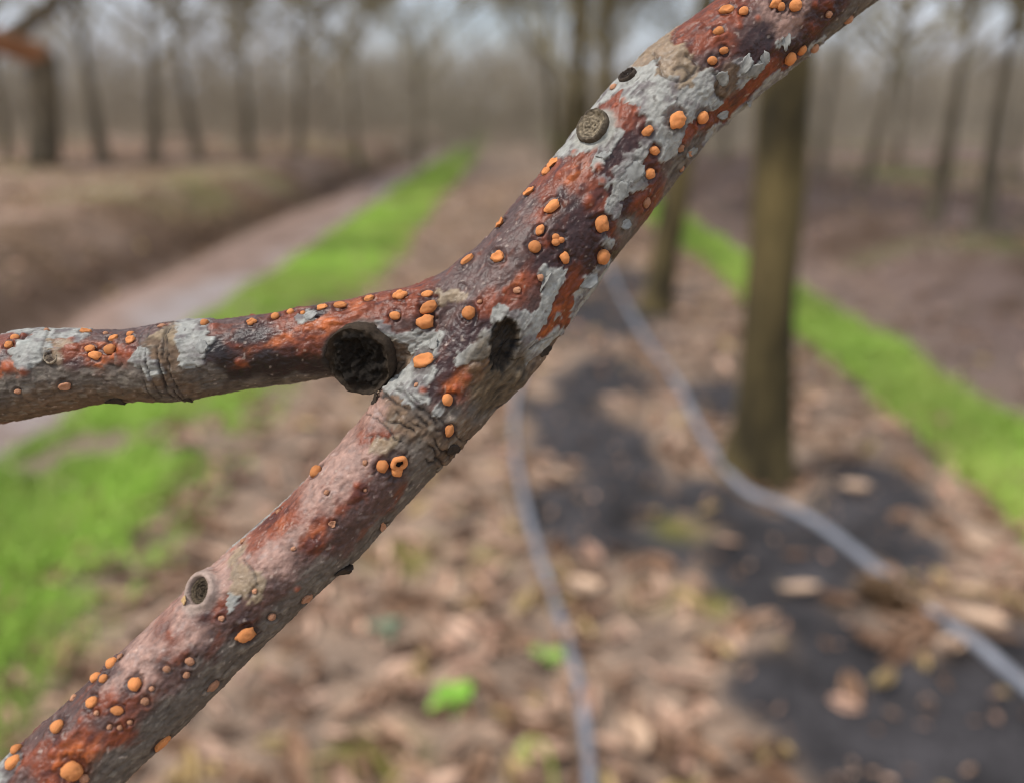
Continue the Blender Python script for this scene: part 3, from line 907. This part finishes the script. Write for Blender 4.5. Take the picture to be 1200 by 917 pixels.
wts /= wts.sum(1)[:, None]
bc_ = wts @ np.stack([BASE[k] for k in under])
gl = wts @ np.array([GLOSS[k] for k in under])
W = {k: wts[:, i] for i, k in enumerate(under)}
dG = dist['G']; dT = dist['T']; dmin = du.min(1)
n_fine = fbm(st(0.28, 2.0) + 7, 3); n_mid = fbm(st(0.08, 1.6) + 3, 3); n_wr = fbm(st(0.30, 5.0) + 21, 3); n_big = fbm(bv * 0.02 + 2, 2)
gm = smooth(-1.4, 1.4, np.minimum(dmin, dT) - dG + 2.2 * n_fine)
tm = .85 * smooth(-4.5, 3.5, np.minimum(dmin, dG) - dT + 3.0 * n_fine)
gcol = mixc(np.tile(BASE['G'], (nv, 1)), np.tile(lin(108, 100, 98), (nv, 1)), smooth(-.15, .5, n_mid + .3 * n_fine))
gcol = mixc(gcol, np.tile(lin(66, 56, 50), (nv, 1)), .6 * smooth(.66, .8, vnoise(st(.15, .7) + 410)) + .5 * smooth(.5, .75, fbm(st(.22, 4.0) + 430, 3)))
gcol = mixc(gcol, np.tile(lin(172, 174, 166), (nv, 1)), smooth(.2, .7, n_wr) * .6)
colb = bc_ * np.clip(1 + 0.38 * n_fine + 0.28 * n_mid, .3, 2)[:, None]
# silvery bloom and pale flecks left on the mauve bark, ruddy streaks
bloom = (W['P'] + W['M'] + .2 * W['D']) * smooth(.12, .75, fbm(st(0.16, 1.3) + 40, 4) + .25 * n_mid)
colb = mixc(colb, np.tile(lin(160, 144, 138), (nv, 1)), np.clip(bloom, 0, 1) * (.5 - .25 * W['P']))
streak = (W['P'] + .6 * W['M'] + .4 * W['D'] + .12 * W['K']) * smooth(.2, .65, fbm(st(0.10, 3.2) + 77, 3))
colb = mixc(colb, np.tile(lin(112, 56, 32), (nv, 1)), np.clip(streak, 0, 1) * .65)
dkst = (W['R'] + .6 * W['O']) * smooth(.0, .45, fbm(st(0.12, 2.6) + 120, 3))
colb = mixc(colb, np.tile(lin(70, 34, 29), (nv, 1)), np.clip(dkst, 0, 1) * .85)
brk = (W['B'] + W['g'])
colb = mixc(colb, np.tile(lin(142, 132, 118), (nv, 1)), np.clip(brk * smooth(.1, .6, fbm(st(0.18, 2.2) + 150, 4)), 0, 1) * .5)
colb = mixc(colb, np.tile(lin(58, 46, 38), (nv, 1)), np.clip(brk * smooth(.15, .6, fbm(st(0.2, 2.8) + 180, 4)), 0, 1) * .6)
colb = mixc(colb, gcol, gm)
colb = mixc(colb, np.tile(BASE['T'], (nv, 1)) * (1 + .25 * n_fine)[:, None], tm)
gl = gl * (1 - gm) + .72 * gm
fleck = smooth(.80, .88, vnoise(bv * 0.22 + 300)) * (1 - gm)
colb = mixc(colb, np.tile(lin(206, 186, 170), (nv, 1)), fleck * .3)

# relief
disp = 2.4 * n_big + 1.0 * n_mid * (1 + .8 * W['g'] + .8 * W['B']) + .55 * n_wr * (.5 + 1.6 * brk + .9 * gm) + .6 * n_fine + .45 * vnoise(st(.6, 1.5) + 5)
disp += gm * (1.7 + .6 * n_wr) + tm * 1.2
blis = (W['R'] + W['O'] + .5 * W['D']) * (1 - gm)
disp += blis * 2.6 * smooth(.1, .7, fbm(st(0.075, 1.6) + 210, 2))
disp += (W['M'] + W['P']) * (1 - gm) * 1.0 * smooth(.35, .7, vnoise(bv * .13 + 230))
# cracked rings (growth scars) across the stems
def ring(spos, width, depth, s, sel, wob=4.0, dark=.6, ridge=0.0):
    global disp, colb
    x = s - spos + wob * fbm(bv * .045 + spos, 3) + 1.2 * n_fine
    gate = smooth(-.5, .15, fbm(bv * .06 + spos * 3.3, 2))
    g = np.exp(-(x / width) ** 2) * sel * gate
    disp = disp - depth * g + ridge * np.exp(-((x - 2.6 * width) / (1.6 * width)) ** 2) * sel * gate
    colb = mixc(colb, np.tile(lin(40, 31, 26), (nv, 1)), g * dark)
def s_at(path, seg, px, py):
    p = L(px, py, 0); j = np.argmin(((path - p) ** 2).sum(1)); return seg[j]
selA = (isa & (da < 62)).astype(float)
selB = ((~isa) & (db < 74)).astype(float)
for x0, w0, d0, r0 in ((207, 1.5, 3.4, .8), (213, 1.2, 2.6, .5), (194, .9, .8, .1), (185, .9, .7, .1), (218, 1.0, 1.2, .4)):
    ring(s_at(pa, sega, x0, 424), w0, d0, sa, selA, 3.0, .9, r0)
sc0 = s_at(pb, segb, 487, 499)
for o0, w0, d0, r0 in ((-22, 1.2, 1.6, .3), (-11, 1.5, 2.8, .6), (-2, 1.2, 2.2, .4), (5, 1.9, 3.4, .7), (14, 1.4, 2.6, .4), (21, 1.1, 1.4, .2)):
    ring(sc0 + o0, w0, d0, sb, selB * (da > 40), 8.0, .95, r0)
sw = np.exp(-((sb - sc0 - 2) / 20) ** 2) * selB
disp += (3.0 + 1.6 * fbm(bv * .12 + 8, 2)) * sw
# cracks and lips drawn as lines on the bark
LINES = [([(764, 62), (770, 76), (778, 88), (795, 94), (810, 89), (818, 77), (812, 68), (802, 64)], 2.0, 2.6), ([(789, 80), (797, 76), (805, 78), (810, 84)], 2.4, 2.4), ([(792, 34), (786, 46), (797, 40)], 1.8, 2.0),
         ([(60, 384), (54, 396), (50, 410), (55, 424), (62, 428)], 1.6, 1.8), ([(26, 396), (33, 390), (40, 386)], 1.8, 1.8), ([(58, 412), (61, 418), (65, 420)], 3, 2), ([(126, 430), (134, 434), (141, 430)], 2.2, 2.4),
         ([(838, 88), (846, 98), (842, 110), (850, 118)], 2.4, 2.6), ([(622, 410), (632, 402), (650, 394)], 1.4, 1.8), ([(742, 198), (750, 206), (756, 214)], 1.2, 1.2), ([(735, 200), (745, 196)], 1.0, 1.0),
         ([(427, 510), (440, 508), (455, 512)], 1.2, 1.2), ([(285, 655), (296, 668), (304, 684)], 1.4, 1.4), ([(450, 398), (470, 404), (478, 410)], 1.4, 1.4), ([(452, 436), (468, 428)], 1.3, 1.6), ([(450, 448), (466, 442)], 1.3, 1.6),
         ([(505, 545), (512, 540), (518, 530)], 1.8, 2.0), ([(700, 125), (712, 140), (716, 160), (708, 172)], 1.2, .8)]
for pts, wd, dp in LINES:
    P = np.array([bv[surf(a, b)] for a, b in pts])
    P = catmull(P, len(pts) * 8)
    m = np.where(((bv - P.mean(0)) ** 2).sum(1) < 70 ** 2)[0]
    d = np.sqrt(((bv[m][:, None] - P[None]) ** 2).sum(2)).min(1) + .6 * n_fine[m]
    g = np.exp(-(d / wd) ** 2)
    disp[m] -= dp * g
    colb[m] = colb[m] + (lin(58, 48, 40) - colb[m]) * (g * .7)[:, None]
# dead dark wood round the two rotten stubs, pale callus round the small knots
e = bv - tip4; ez = e @ ax4; er = np.linalg.norm(e - ez[:, None] * ax4, axis=1) + 1.0 * n_mid
knot_m = smooth(16, 11, er) * (np.abs(ez) < 18)
ci = surf(594, 402); cn_ = unit(.35, -.05, .93); cu = unit(.12, .99, 0) ; cu = cu - cn_ * (cu @ cn_); cu /= np.linalg.norm(cu); cv_ = np.cross(cu, cn_)
e = bv - bv[ci]; ex = e @ cv_; ey = e @ cu; ez = e @ cn_
rad_ = np.sqrt((ex / 17) ** 2 + ((ey + 4) / 30) ** 2) + .24 * n_mid + .12 * n_fine + .10 * n_wr
ok_ = (np.abs(ez) < 40)
g = smooth(1.05, .7, rad_) * ok_
disp = disp - 17 * g * (1 + .35 * n_wr)
colb = mixc(colb, np.tile(lin(50, 40, 30), (nv, 1)) * np.clip(1 + 1.5 * n_wr + .8 * n_fine, .2, 2.2)[:, None], smooth(1.06, .96, rad_) * ok_)
g2 = smooth(1.9, 1.2, np.sqrt((ex / 24) ** 2 + ((ey + 34) / 30) ** 2) + .2 * n_mid) * ok_
colb = mixc(colb, np.tile(lin(84, 70, 52), (nv, 1)) * np.clip(1 + .9 * n_wr + .4 * n_fine, .3, 2)[:, None], g2 * (1 - smooth(1.1, .85, rad_)) * .85)
for tp, axx, rr, cc in ((tip1, ax1, 43, lin(44, 37, 30)),):
    d = np.linalg.norm(bv - tp, axis=1); ra_ = np.linalg.norm((bv - tp) - ((bv - tp) @ axx)[:, None] * axx, axis=1); h_ = (bv - tp) @ axx
    g = smooth(rr * 1.05, rr * .95, ra_ + 2 * n_fine) * smooth(-16, -6, h_ + 3 * n_mid)
    colb = mixc(colb, np.tile(cc, (nv, 1)), g * .9)
    gl = gl * (1 - g) + .9 * g
for tp, axx, rr, cc in ((tip3, ax3, 27, lin(150, 148, 138)), (tip4, ax4, 22, lin(158, 138, 126))):
    d = np.linalg.norm(bv - tp, axis=1) + 3 * n_fine
    g = smooth(rr * 1.35, rr * .95, d)
    colb = mixc(colb, np.tile(cc, (nv, 1)) * (1 + .2 * n_fine)[:, None], g * .85)
    gl = gl * (1 - g) + .7 * g
    disp *= (1 - .8 * g)
PUST = '''16,394,6,6,d 11,401,6,5,l 12,429,9,5,l,r 54,384,4,4,d,p 100,385,8,5,f 122,387,4,4,d,p 132,393,7,5,f 152,388,6,5,d 151,397,7,6,f 105,405,7,6,l 110,414,9,6,l 127,406,9,7,l 141,409,6,4,l,r 152,411,5,4,l,r
30,437,6,4,l,r 76,456,9,6,f,p 21,461,5,4,l,p 190,380,6,4,l,p 240,376,6,6,d 250,381,7,4,l,r 295,376,8,6,c 324,368,6,6,d 340,363,5,5,d 355,364,4,4,l 377,358,8,5,f 398,356,9,6,f 432,348,7,6,f 469,345,11,9,c
461,369,8,6,d 500,342,9,6,l 502,358,13,8,l,o,.4 496,379,14,9,l,o,.3 495,422,17,10,f 280,426,5,4,l,r 585,260,8,6,u 547,302,11,6,f,o,.5 582,300,10,8,f,o,.3 630,269,6,8,l 625,287,9,9,d 656,283,10,9,c 665,302,7,8,l 707,265,10,12,l 707,302,11,11,d
547,366,9.5,9.5,d 636,326,5,5,l,p 608,339,6,5,l,p 525,470,8,9,d 487,450,4,3,l,p 717,100,6,5,l,p 646,189,10,6,u,o,.7 638,199,7,7,f 619,223,9,7,u 645,240,13,7,l,o,.7 654,204,6,5,l,r 762,156,9,7,l,o,.4 769,179,8,6,l 795,143,13,11,l,o,.5
825,140,9,9,d 764,205,8,8,d 759,239,7,8,l,p 800,176,6,6,l,p 810,181,5,5,f,p 801,200,4,5,l,p 691,234,7,6,l,r 700,195,6,5,l,r 851,10,10,7,f 869,12,7,6,d 840,36,8,6,l,o,.5 850,62,7,5,d 837,73,7,6,d 909,1,10,6,l 918,9,6,6,d 934,9,9,8,d
972,19,5,5,l,p 997,26,7,7,d,p 955,58,7,7,d,p 941,62,7,7,d 928,71,9,9,d 369,550,9,9,d 527,505,7,9,l 455,623,5,8,u,p 392,615,5,5,u,p 421,565,4,4,l,r 382,574,4,4,l,p 321,592,5,4,l,p 279,627,5,5,l,p 362,703,9,8,f,p 321,724,6,6,d,p
290,745,15,10,l,o,.6 261,723,5,4,l,p 224,776,7,6,l,p 197,781,6,5,d,p 126,768,9,8,d 139,767,5,5,l,p 107,788,8,8,d 121,793,7,6,d 157,799,10,9,d 106,820,9,8,d 136,829,9,6,l 81,813,5,5,l,p 66,849,11,9,d 111,833,4,4,l,p 171,820,6,6,l,p
221,792,5,5,l,p 252,805,11,7,l,p,.8 154,847,4,4,d,p 141,854,4,4,d,p 192,871,14,8,l,o,.5 17,874,8,8,d 15,892,12,10,d 87,901,14,13,l 101,915,7,7,l,p 65,916,6,5,l,r 116,877,4,3,l,r 452,545,9,9,d 466,554,9,8,d 469,542,11.5,11.5,n
720,122,4,4,l,r 728,118,4,4,l,r 742,133,5,4,l,r 706,212,5,4,l,r 672,178,5,4,l,r 590,338,4,4,l,r 560,352,4,3,l,p 612,322,4,4,l,r 548,445,6,5,l,r 538,455,5,5,l,r 494,457,5,4,l,r 425,540,4,4,l,p 300,690,4,4,l,p 350,690,4,4,l,r
180,805,4,4,d,p 95,840,4,4,l,r 130,850,4,4,l,p 60,880,4,4,l,r 270,640,4,4,l,r 430,575,3,3,d,p 345,640,4,3,l,p 890,20,4,4,l,r 865,30,4,4,l,r 955,8,5,4,l,r 85,396,4,4,l,r'''
plist = []
for w in PUST.split():
    a = w.split(',')
    plist.append((surf(float(a[0]), float(a[1])), float(a[0]), float(a[1]), float(a[2]), float(a[3]), a[4], a[5] if len(a) > 5 else 'o', float(a[6]) if len(a) > 6 else None))
order = np.argsort(bv[:, 0]); xsort = bv[order, 0]
for (i, px, py, rx, ry, kd, mk, an) in plist:
    c = bv[i]; R_ = (rx + ry) / 2
    m = order[np.searchsorted(xsort, c[0] - 40):np.searchsorted(xsort, c[0] + 40)]
    m = m[(np.abs(bv[m, 1] - c[1]) < 40) & (np.abs(bv[m, 2] - c[2]) < 40)]
    e = bv[m] - c
    d = np.sqrt((e * e).sum(1)) / R_
    if mk == 'r':           # blister still under the skin of the bark
        g = smooth(1.5, .0, d + .15 * n_fine[m])
        disp[m] += g * R_ * .55
        colb[m] += (lin(150, 72, 40) - colb[m]) * (g * .75)[:, None]
    else:                   # burst bark: a torn dark rim round the cushion, its base shadow painted in
        g = smooth(1.42, .95, d + .45 * n_fine[m] + .2 * n_mid[m])
        disp[m] += .7 * np.exp(-((d - 1.4) / .3) ** 2) * (1 + n_fine[m]) - 1.2 * g
        colb[m] += (lin(46, 26, 24) - colb[m]) * (g * (.65 if mk == 'o' else .18))[:, None]
disp -= 12 * knot_m
colb = mixc(colb, np.tile(lin(58, 48, 38), (nv, 1)), smooth(.15, .6, knot_m))
bv2 = bv + bn * disp[:, None]
e = bv2 - tip1; ez = e @ ax1; er = np.linalg.norm(e - ez[:, None] * ax1, axis=1)
push = smooth(39, 34, er) * (np.abs(ez) < 40) * np.maximum(ez + 25, 0)
bv2 = bv2 - ax1 * push[:, None]
colb = np.clip(colb, 0.006, 0.9)

BR = CAM_M @ Matrix.Translation((0, 0, -FOCUS))
branch = empty('diseased_branch')
branch.matrix_world = BR
tag(branch, 'peeling forked branch covered with small orange fungus spots', 'branch')
bark = obj('bark', make_mesh('bark', bv2 * U, bq, cols=colb, extra={'gloss': np.clip(gl + .1 * n_fine, .25, .95)}), M_BARK, branch)
nrm = normals(bv2)
if (nrm * bn).sum() < 0:
    nrm = -nrm
    bark.data.flip_normals()

# cut ends: shallow bowls of dead wood
def frame(axis, up=(0, 1, 0)):
    z = np.array(axis, float); z /= np.linalg.norm(z)
    x = np.cross(up, z); x /= np.linalg.norm(x)
    return np.stack([x, np.cross(z, x), z], 1)
def bowl(name, c, axis, rx, ry, depth, rim, c_in, c_rim, seed, roll=0.0, rough=1.0, rings=0.0, skirt=10, power=2.2):
    nr, ns = 26, 72
    rs = np.linspace(0, 1, nr); th = np.linspace(0, 2 * np.pi, ns, endpoint=False)
    Rr, T = np.meshgrid(rs, th, indexing='ij')
    nn = lambda f, o: fbm(np.stack([np.cos(T).ravel() * Rr.ravel() * f, np.sin(T).ravel() * Rr.ravel() * f, np.full(T.size, seed + o)], -1), 3).reshape(T.shape)
    edge = 1 + .07 * fbm(np.stack([np.cos(T).ravel() * 2.6, np.sin(T).ravel() * 2.6, np.full(T.size, seed + 9.)], -1), 4, .6).reshape(T.shape)
    h = -depth * (1 - Rr ** power) + rim * np.exp(-((Rr - .88) / .1) ** 2) + rough * (nn(4, 0) * .55 + nn(11, 3) * .35) * min(rx, ry) * .16 * (1 - .6 * Rr ** 6)
    h += Rr ** 4 * .07 * min(rx, ry) * fbm(np.stack([np.cos(T).ravel() * 6, np.sin(T).ravel() * 6, Rr.ravel() * 4 + seed], -1), 3).reshape(T.shape)
    h += rings * np.sin(Rr * 26 + 2 * nn(3, 5)) * (Rr < .9)
    v = np.stack([Rr * np.cos(T) * rx * edge, Rr * np.sin(T) * ry * edge, h], -1)
    sk = v[-1].copy(); sk[:, :2] *= 1.04; sk[:, 2] -= skirt * .4
    sk2 = v[-1].copy(); sk2[:, :2] *= .98; sk2[:, 2] -= skirt
    v = np.concatenate([v, sk[None], sk2[None]], 0)
    k = np.arange(nr + 1)[:, None] * ns; j = np.arange(ns)[None]; j2 = (j + 1) % ns
    f = np.stack([k + j, k + ns + j, k + ns + j2, k + j2], -1).reshape(-1, 4)
    tt = np.concatenate([smooth(.72, 1.0, Rr + .12 * nn(5, 7)), np.ones((2, ns))], 0)
    col = c_in[None, None] + (c_rim - c_in)[None, None] * tt[..., None]
    mot = np.concatenate([nn(9, 11), np.zeros((2, ns))], 0)
    col = col * (1 + .5 * mot)[..., None]
    if rings:
        rr = np.concatenate([np.sin(Rr * 26 + 2 * nn(3, 5)), np.zeros((2, ns))], 0)
        col = col * (1 + .3 * rr)[..., None]
    v = v.reshape(-1, 3)
    cr_, sr_ = math.cos(roll), math.sin(roll)
    v = np.stack([v[:, 0] * cr_ - v[:, 1] * sr_, v[:, 0] * sr_ + v[:, 1] * cr_, v[:, 2]], -1)
    v = v @ frame(axis).T + c
    return obj(name, make_mesh(name, v * U, f, cols=np.clip(col.reshape(-1, 3), .004, .9)), M_CUT, branch)
o = bowl('pruning_stub', tip1, ax1, 38, 40, 12, -3, lin(28, 23, 18), lin(58, 48, 38), 1.0, rough=2.6, skirt=26, power=1.5)
o['label'] = 'rotten black hollow stub in the crotch of the branch'
o = bowl('pruning_stub', tip3 - ax3 * 5, ax3, 18.5, 20, 4, 1.8, lin(118, 106, 88), lin(80, 70, 58), 3.0, rough=1.8, rings=.35, skirt=14)
o['label'] = 'small round healed stub with weathered grey wood'
o = bowl('knot_hole', tip4 - ax4 * 6, ax4, 12, 13.5, 5, 0, lin(66, 56, 44), lin(92, 80, 64), 4.0, rough=2.2, rings=.8, skirt=14)
i = surf(735, 88)
bowl('bud_scar', bv2[i] + bn[i] * 3.2, bn[i], 11, 9, 2.2, .8, lin(42, 34, 29), lin(70, 60, 52), 5.0, rough=2.6, skirt=8)
i = surf(76, 417)
bowl('bud_scar', bv2[surf(61, 416)] + bn[surf(61, 416)] * 2.2, bn[surf(61, 416)], 7, 9, 2.5, .6, lin(74, 62, 52), lin(150, 136, 116), 6.0, rough=2.0, skirt=4)

# torn flakes of grey outer bark, lifting at the edges
def flake(px, py, a, b, roll, curl, c, seed):
    i = surf(px, py); nn_ = nrm[i]
    rs = np.random.default_rng(seed)
    nu, nw = 9, 6
    uu, ww = np.meshgrid(np.linspace(-1, 1, nu), np.linspace(-1, 1, nw), indexing='ij')
    jag = 1 + .09 * rs.normal(0, 1, (nu, nw)) * ((np.abs(uu) > .9) | (np.abs(ww) > .9))
    x = uu * a * jag * (1 - .25 * np.abs(ww)); y = ww * b * jag * (1 - .5 * np.abs(uu))
    z = curl * (uu * .5 + .5) ** 2 * b + .5 + .25 * rs.normal(0, 1, (nu, nw)) - .02 * y * y / 1.5
    top = np.stack([x, y, z], -1).reshape(-1, 3); bot = top - np.array([0, 0, 1.0])
    n = nu * nw
    f = []
    for p in range(nu - 1):
        for q_ in range(nw - 1):
            k = p * nw + q_
            f.append((k, k + nw, k + nw + 1, k + 1)); f.append((n + k + 1, n + k + nw + 1, n + k + nw, n + k))
    rimv = [q_ for q_ in range(nw)] + [p * nw + nw - 1 for p in range(1, nu)] + [(nu - 1) * nw + q_ for q_ in range(nw - 2, -1, -1)] + [p * nw for p in range(nu - 2, 0, -1)]
    for k in range(len(rimv)):
        s0, s1 = rimv[k], rimv[(k + 1) % len(rimv)]
        f.append((s0, s1, n + s1, n + s0))
    v = np.vstack([top, bot])
    cr_, sr_ = math.cos(roll), math.sin(roll)
    v = np.stack([v[:, 0] * cr_ - v[:, 1] * sr_, v[:, 0] * sr_ + v[:, 1] * cr_, v[:, 2]], -1) @ frame(nn_).T + bv2[i]
    colr = np.tile(c, (2 * n, 1)) * rs.uniform(.75, 1.2, 2 * n)[:, None]
    obj('bark_flake', make_mesh('bark_flake', v * U, f, cols=colr), M_BARK_FLAT, branch)
M_BARK_FLAT = tint_mat('torn_bark', 0.75, 900, 0.2, 0.4, 0.0002, 0.3)
gflk = lin(140, 139, 134)
for k, (px, py, a, b, roll, curl) in enumerate([(742, 204, 16, 13, .5, .35), (728, 226, 12, 10, 1.2, .2), (872, 78, 6, 13, -.3, .5), (884, 84, 12, 7, .7, .5), (896, 70, 5, 9, .4, .5), (921, 50, 5, 12, .1, .3),
                                              (810, 180, 8, 6, .7, .8), (848, 92, 8, 10, -.6, .6), (642, 330, 6, 14, -.4, .3),
                                              (508, 402, 8, 9, .6, .25), (238, 404, 8, 9, .3, .2), (706, 180, 9, 6, .2, .2), (215, 702, 8, 5, .2, .7), (364, 370, 8, 5, .3, .5), (690, 330, 6, 14, -.8, .5), (735, 262, 5, 9, -.8, .6), (850, 136, 4, 10, -.8, .5), (880, 122, 3, 9, -.9, .5)]):
    flake(px, py, a, b, roll, curl, lin(190, 156, 110) if px == 215 else gflk, 400 + k)
for k, (px, py, a, b, roll, curl) in enumerate([(138, 476, 9, 6, .2, 1.0), (130, 475, 6, 5, 2.6, .8), (408, 676, 10, 7, .5, 1.1), (416, 670, 7, 6, 2.4, 1.0), (528, 526, 8, 7, .4, .9), (220, 470, 6, 5, .3, .8), (432, 462, 9, 6, .9, .8), (640, 412, 9, 6, .8, .5)]):
    flake(px, py, a, b, roll, curl, lin(52, 42, 34), 480 + k)

# ------------------------------------------------------------------ fungus pustules
def sphere(nu=18, nw=11):
    v = [(0, 0, 1)]
    for p in range(1, nw):
        ph = math.pi * .80 * p / (nw - 1)
        for q_ in range(nu):
            t = 2 * math.pi * q_ / nu
            v.append((math.sin(ph) * math.cos(t), math.sin(ph) * math.sin(t), math.cos(ph)))
    f = [(0, 1 + q_, 1 + (q_ + 1) % nu) for q_ in range(nu)]
    for p in range(nw - 2):
        for q_ in range(nu):
            a = 1 + p * nu + q_; b = 1 + p * nu + (q_ + 1) % nu
            f.append((a, a + nu, b + nu, b))
    return np.array(v, float), f
SV, SF = sphere()
def pust_mesh(kind, seed):
    rs = np.random.default_rng(int(seed * 10))
    if kind == 'dome':
        v = SV.copy(); r = 1 + .12 * fbm(v * 1.6 + seed, 2) + .06 * vnoise(v * 4 + seed) + .03 * vnoise(v * 9 + seed)
        v = v * r[:, None]; v[:, 2] = v[:, 2] * .80 + .22
        return v, SF
    if kind == 'lump':
        v = SV.copy(); r = 1 + .28 * fbm(v * 1.5 + seed, 2) + .10 * vnoise(v * 4 + seed) + .04 * vnoise(v * 9 + seed)
        v = v * r[:, None]; v[:, 2] = v[:, 2] * .70 + .2
        return v, SF
    if kind == 'flat':        # angular, dried cushion with a sunken top
        v = SV.copy(); r = 1 + .22 * np.round(2 * vnoise(v * 1.8 + seed)) / 2 + .08 * vnoise(v * 5 + seed)
        v = v * r[:, None]; rr = np.hypot(v[:, 0], v[:, 1])
        v[:, 2] = np.minimum(v[:, 2], .62 - .30 * smooth(.8, .1, rr) + .08 * vnoise(v * 3 + seed + 4)) * .8 + .16
        return v, SF
    if kind == 'cluster':
        VV, FF, o = [], [], 0
        n = rs.integers(3, 5)
        for k in range(n):
            a = k * 6.28 / n + rs.uniform(-.3, .3); s = rs.uniform(.45, .6)
            v = SV * s * (1 + .12 * fbm(SV * 2 + seed + k, 2))[:, None]
            v = v * [1, 1, .85] + np.array([math.cos(a) * .48, math.sin(a) * .48, .25 + rs.uniform(0, .15)])
            VV.append(v); FF += [tuple(x + o for x in f) for f in SF]; o += len(v)
        return np.vstack(VV), FF
    if kind == 'ring':
        nu, nt_ = 26, 12
        v = []
        for q_ in range(nu):
            t = 2 * math.pi * q_ / nu
            for p in range(nt_):
                a = 2 * math.pi * p / nt_
                w = 1 + .07 * math.sin(2 * t + 1) + .05 * math.sin(5 * t + seed)
                r = .74 * w + .31 * math.cos(a)
                v.append((r * math.cos(t), r * math.sin(t), .34 + .40 * math.sin(a) + .06 * math.sin(3 * t + seed)))
        f = []
        for q_ in range(nu):
            for p in range(nt_):
                f.append((q_ * nt_ + p, ((q_ + 1) % nu) * nt_ + p, ((q_ + 1) % nu) * nt_ + (p + 1) % nt_, q_ * nt_ + (p + 1) % nt_))
        return np.array(v), f
    if kind == 'cup':         # open cup with a thick wavy rim
        nu, nr = 22, 9
        prof = [(.55, -.1), (.72, .2), (.95, .42), (1.02, .58), (.92, .68), (.74, .62), (.5, .42), (.25, .34), (.0, .32)]
        v = []
        for (r, z) in prof:
            for q_ in range(nu):
                t = 2 * math.pi * q_ / nu
                w = 1 + .16 * math.sin(3 * t + seed) + .10 * math.sin(5 * t + seed * 2)
                v.append((r * w * math.cos(t), r * w * math.sin(t), z + .12 * math.sin(4 * t + seed) * (r > .6)))
        f = []
        for p in range(len(prof) - 1):
            for q_ in range(nu):
                a = p * nu + q_; b = p * nu + (q_ + 1) % nu
                f.append((a, b, b + nu, a + nu))
        return np.array(v), f
PM = {}
for kd in ('dome', 'lump', 'flat', 'cluster', 'cup', 'ring'):
    for s in range(4):
        for mk, mt in FM.items():
            v, f = pust_mesh(kd, 11 + s * 3.7 if kd != 'cluster' else 11 + s)
            m = make_mesh('fungus_pustule', v, f); m.materials.append(mt)
            PM[kd, s, mk] = m
pcount = 0
def pustule(px, py, rx, ry, kd='d', mk='o', ang=0.0, lift=0.0, idx=None, high=1.0):
    global pcount
    kd = {'d': 'dome', 'l': 'lump', 'f': 'flat', 'c': 'cluster', 'u': 'cup', 'n': 'ring'}[kd]
    i = surf(px, py) if idx is None else idx
    n = nrm[i]
    v_ = vd[i]
    zs = (D0 - bv2[i, 2]) / D0
    # local x along photo-horizontal rotated by ang, kept in the tangent plane
    e = np.array([math.cos(ang), math.sin(ang), 0.0])
    x = e - n * (e @ n)
    if np.linalg.norm(x) < .2: x = np.array([0, 0, 1.]) - n * n[2]
    x /= np.linalg.norm(x); y = np.cross(n, x)
    hz = min(rx, ry) * zs * high
    p = bv2[i] + n * (hz * .02 + lift)
    Mx = Matrix(((x[0] * rx * zs, y[0] * ry * zs, n[0] * hz, p[0]), (x[1] * rx * zs, y[1] * ry * zs, n[1] * hz, p[1]), (x[2] * rx * zs, y[2] * ry * zs, n[2] * hz, p[2]), (0, 0, 0, 1)))
    o = obj('fungus_pustule', PM[kd, pcount % 4, mk], None, branch)
    sc = Matrix.Scale(U, 4)
    o.matrix_local = sc @ Mx
    pcount += 1
    return o

for (i, px, py, rx, ry, kd, mk, an) in plist:
    if mk != 'r':
        k_ = .85 if mk == 'o' else .8
        pustule(px, py, rx * k_, ry * k_, kd, mk, random.uniform(-.3, .3) if an is None else an, idx=i)
# dark eye inside the ring shaped one
i = surf(469, 542)
bowl('dark_eye', bv2[i] + nrm[i] * 4.5, nrm[i], 5.5, 5.5, 1.2, 0, lin(24, 18, 16), lin(40, 28, 22), 8.0, skirt=3)
# a few more on bark the photograph does not show
for i in rng.choice(unseen, 34, replace=False):
    s = rng.uniform(4, 10)
    pustule(0, 0, s, s * rng.uniform(.7, 1), 'dl'[rng.integers(2)], 'oop'[rng.integers(3)], rng.uniform(0, 3), idx=i)
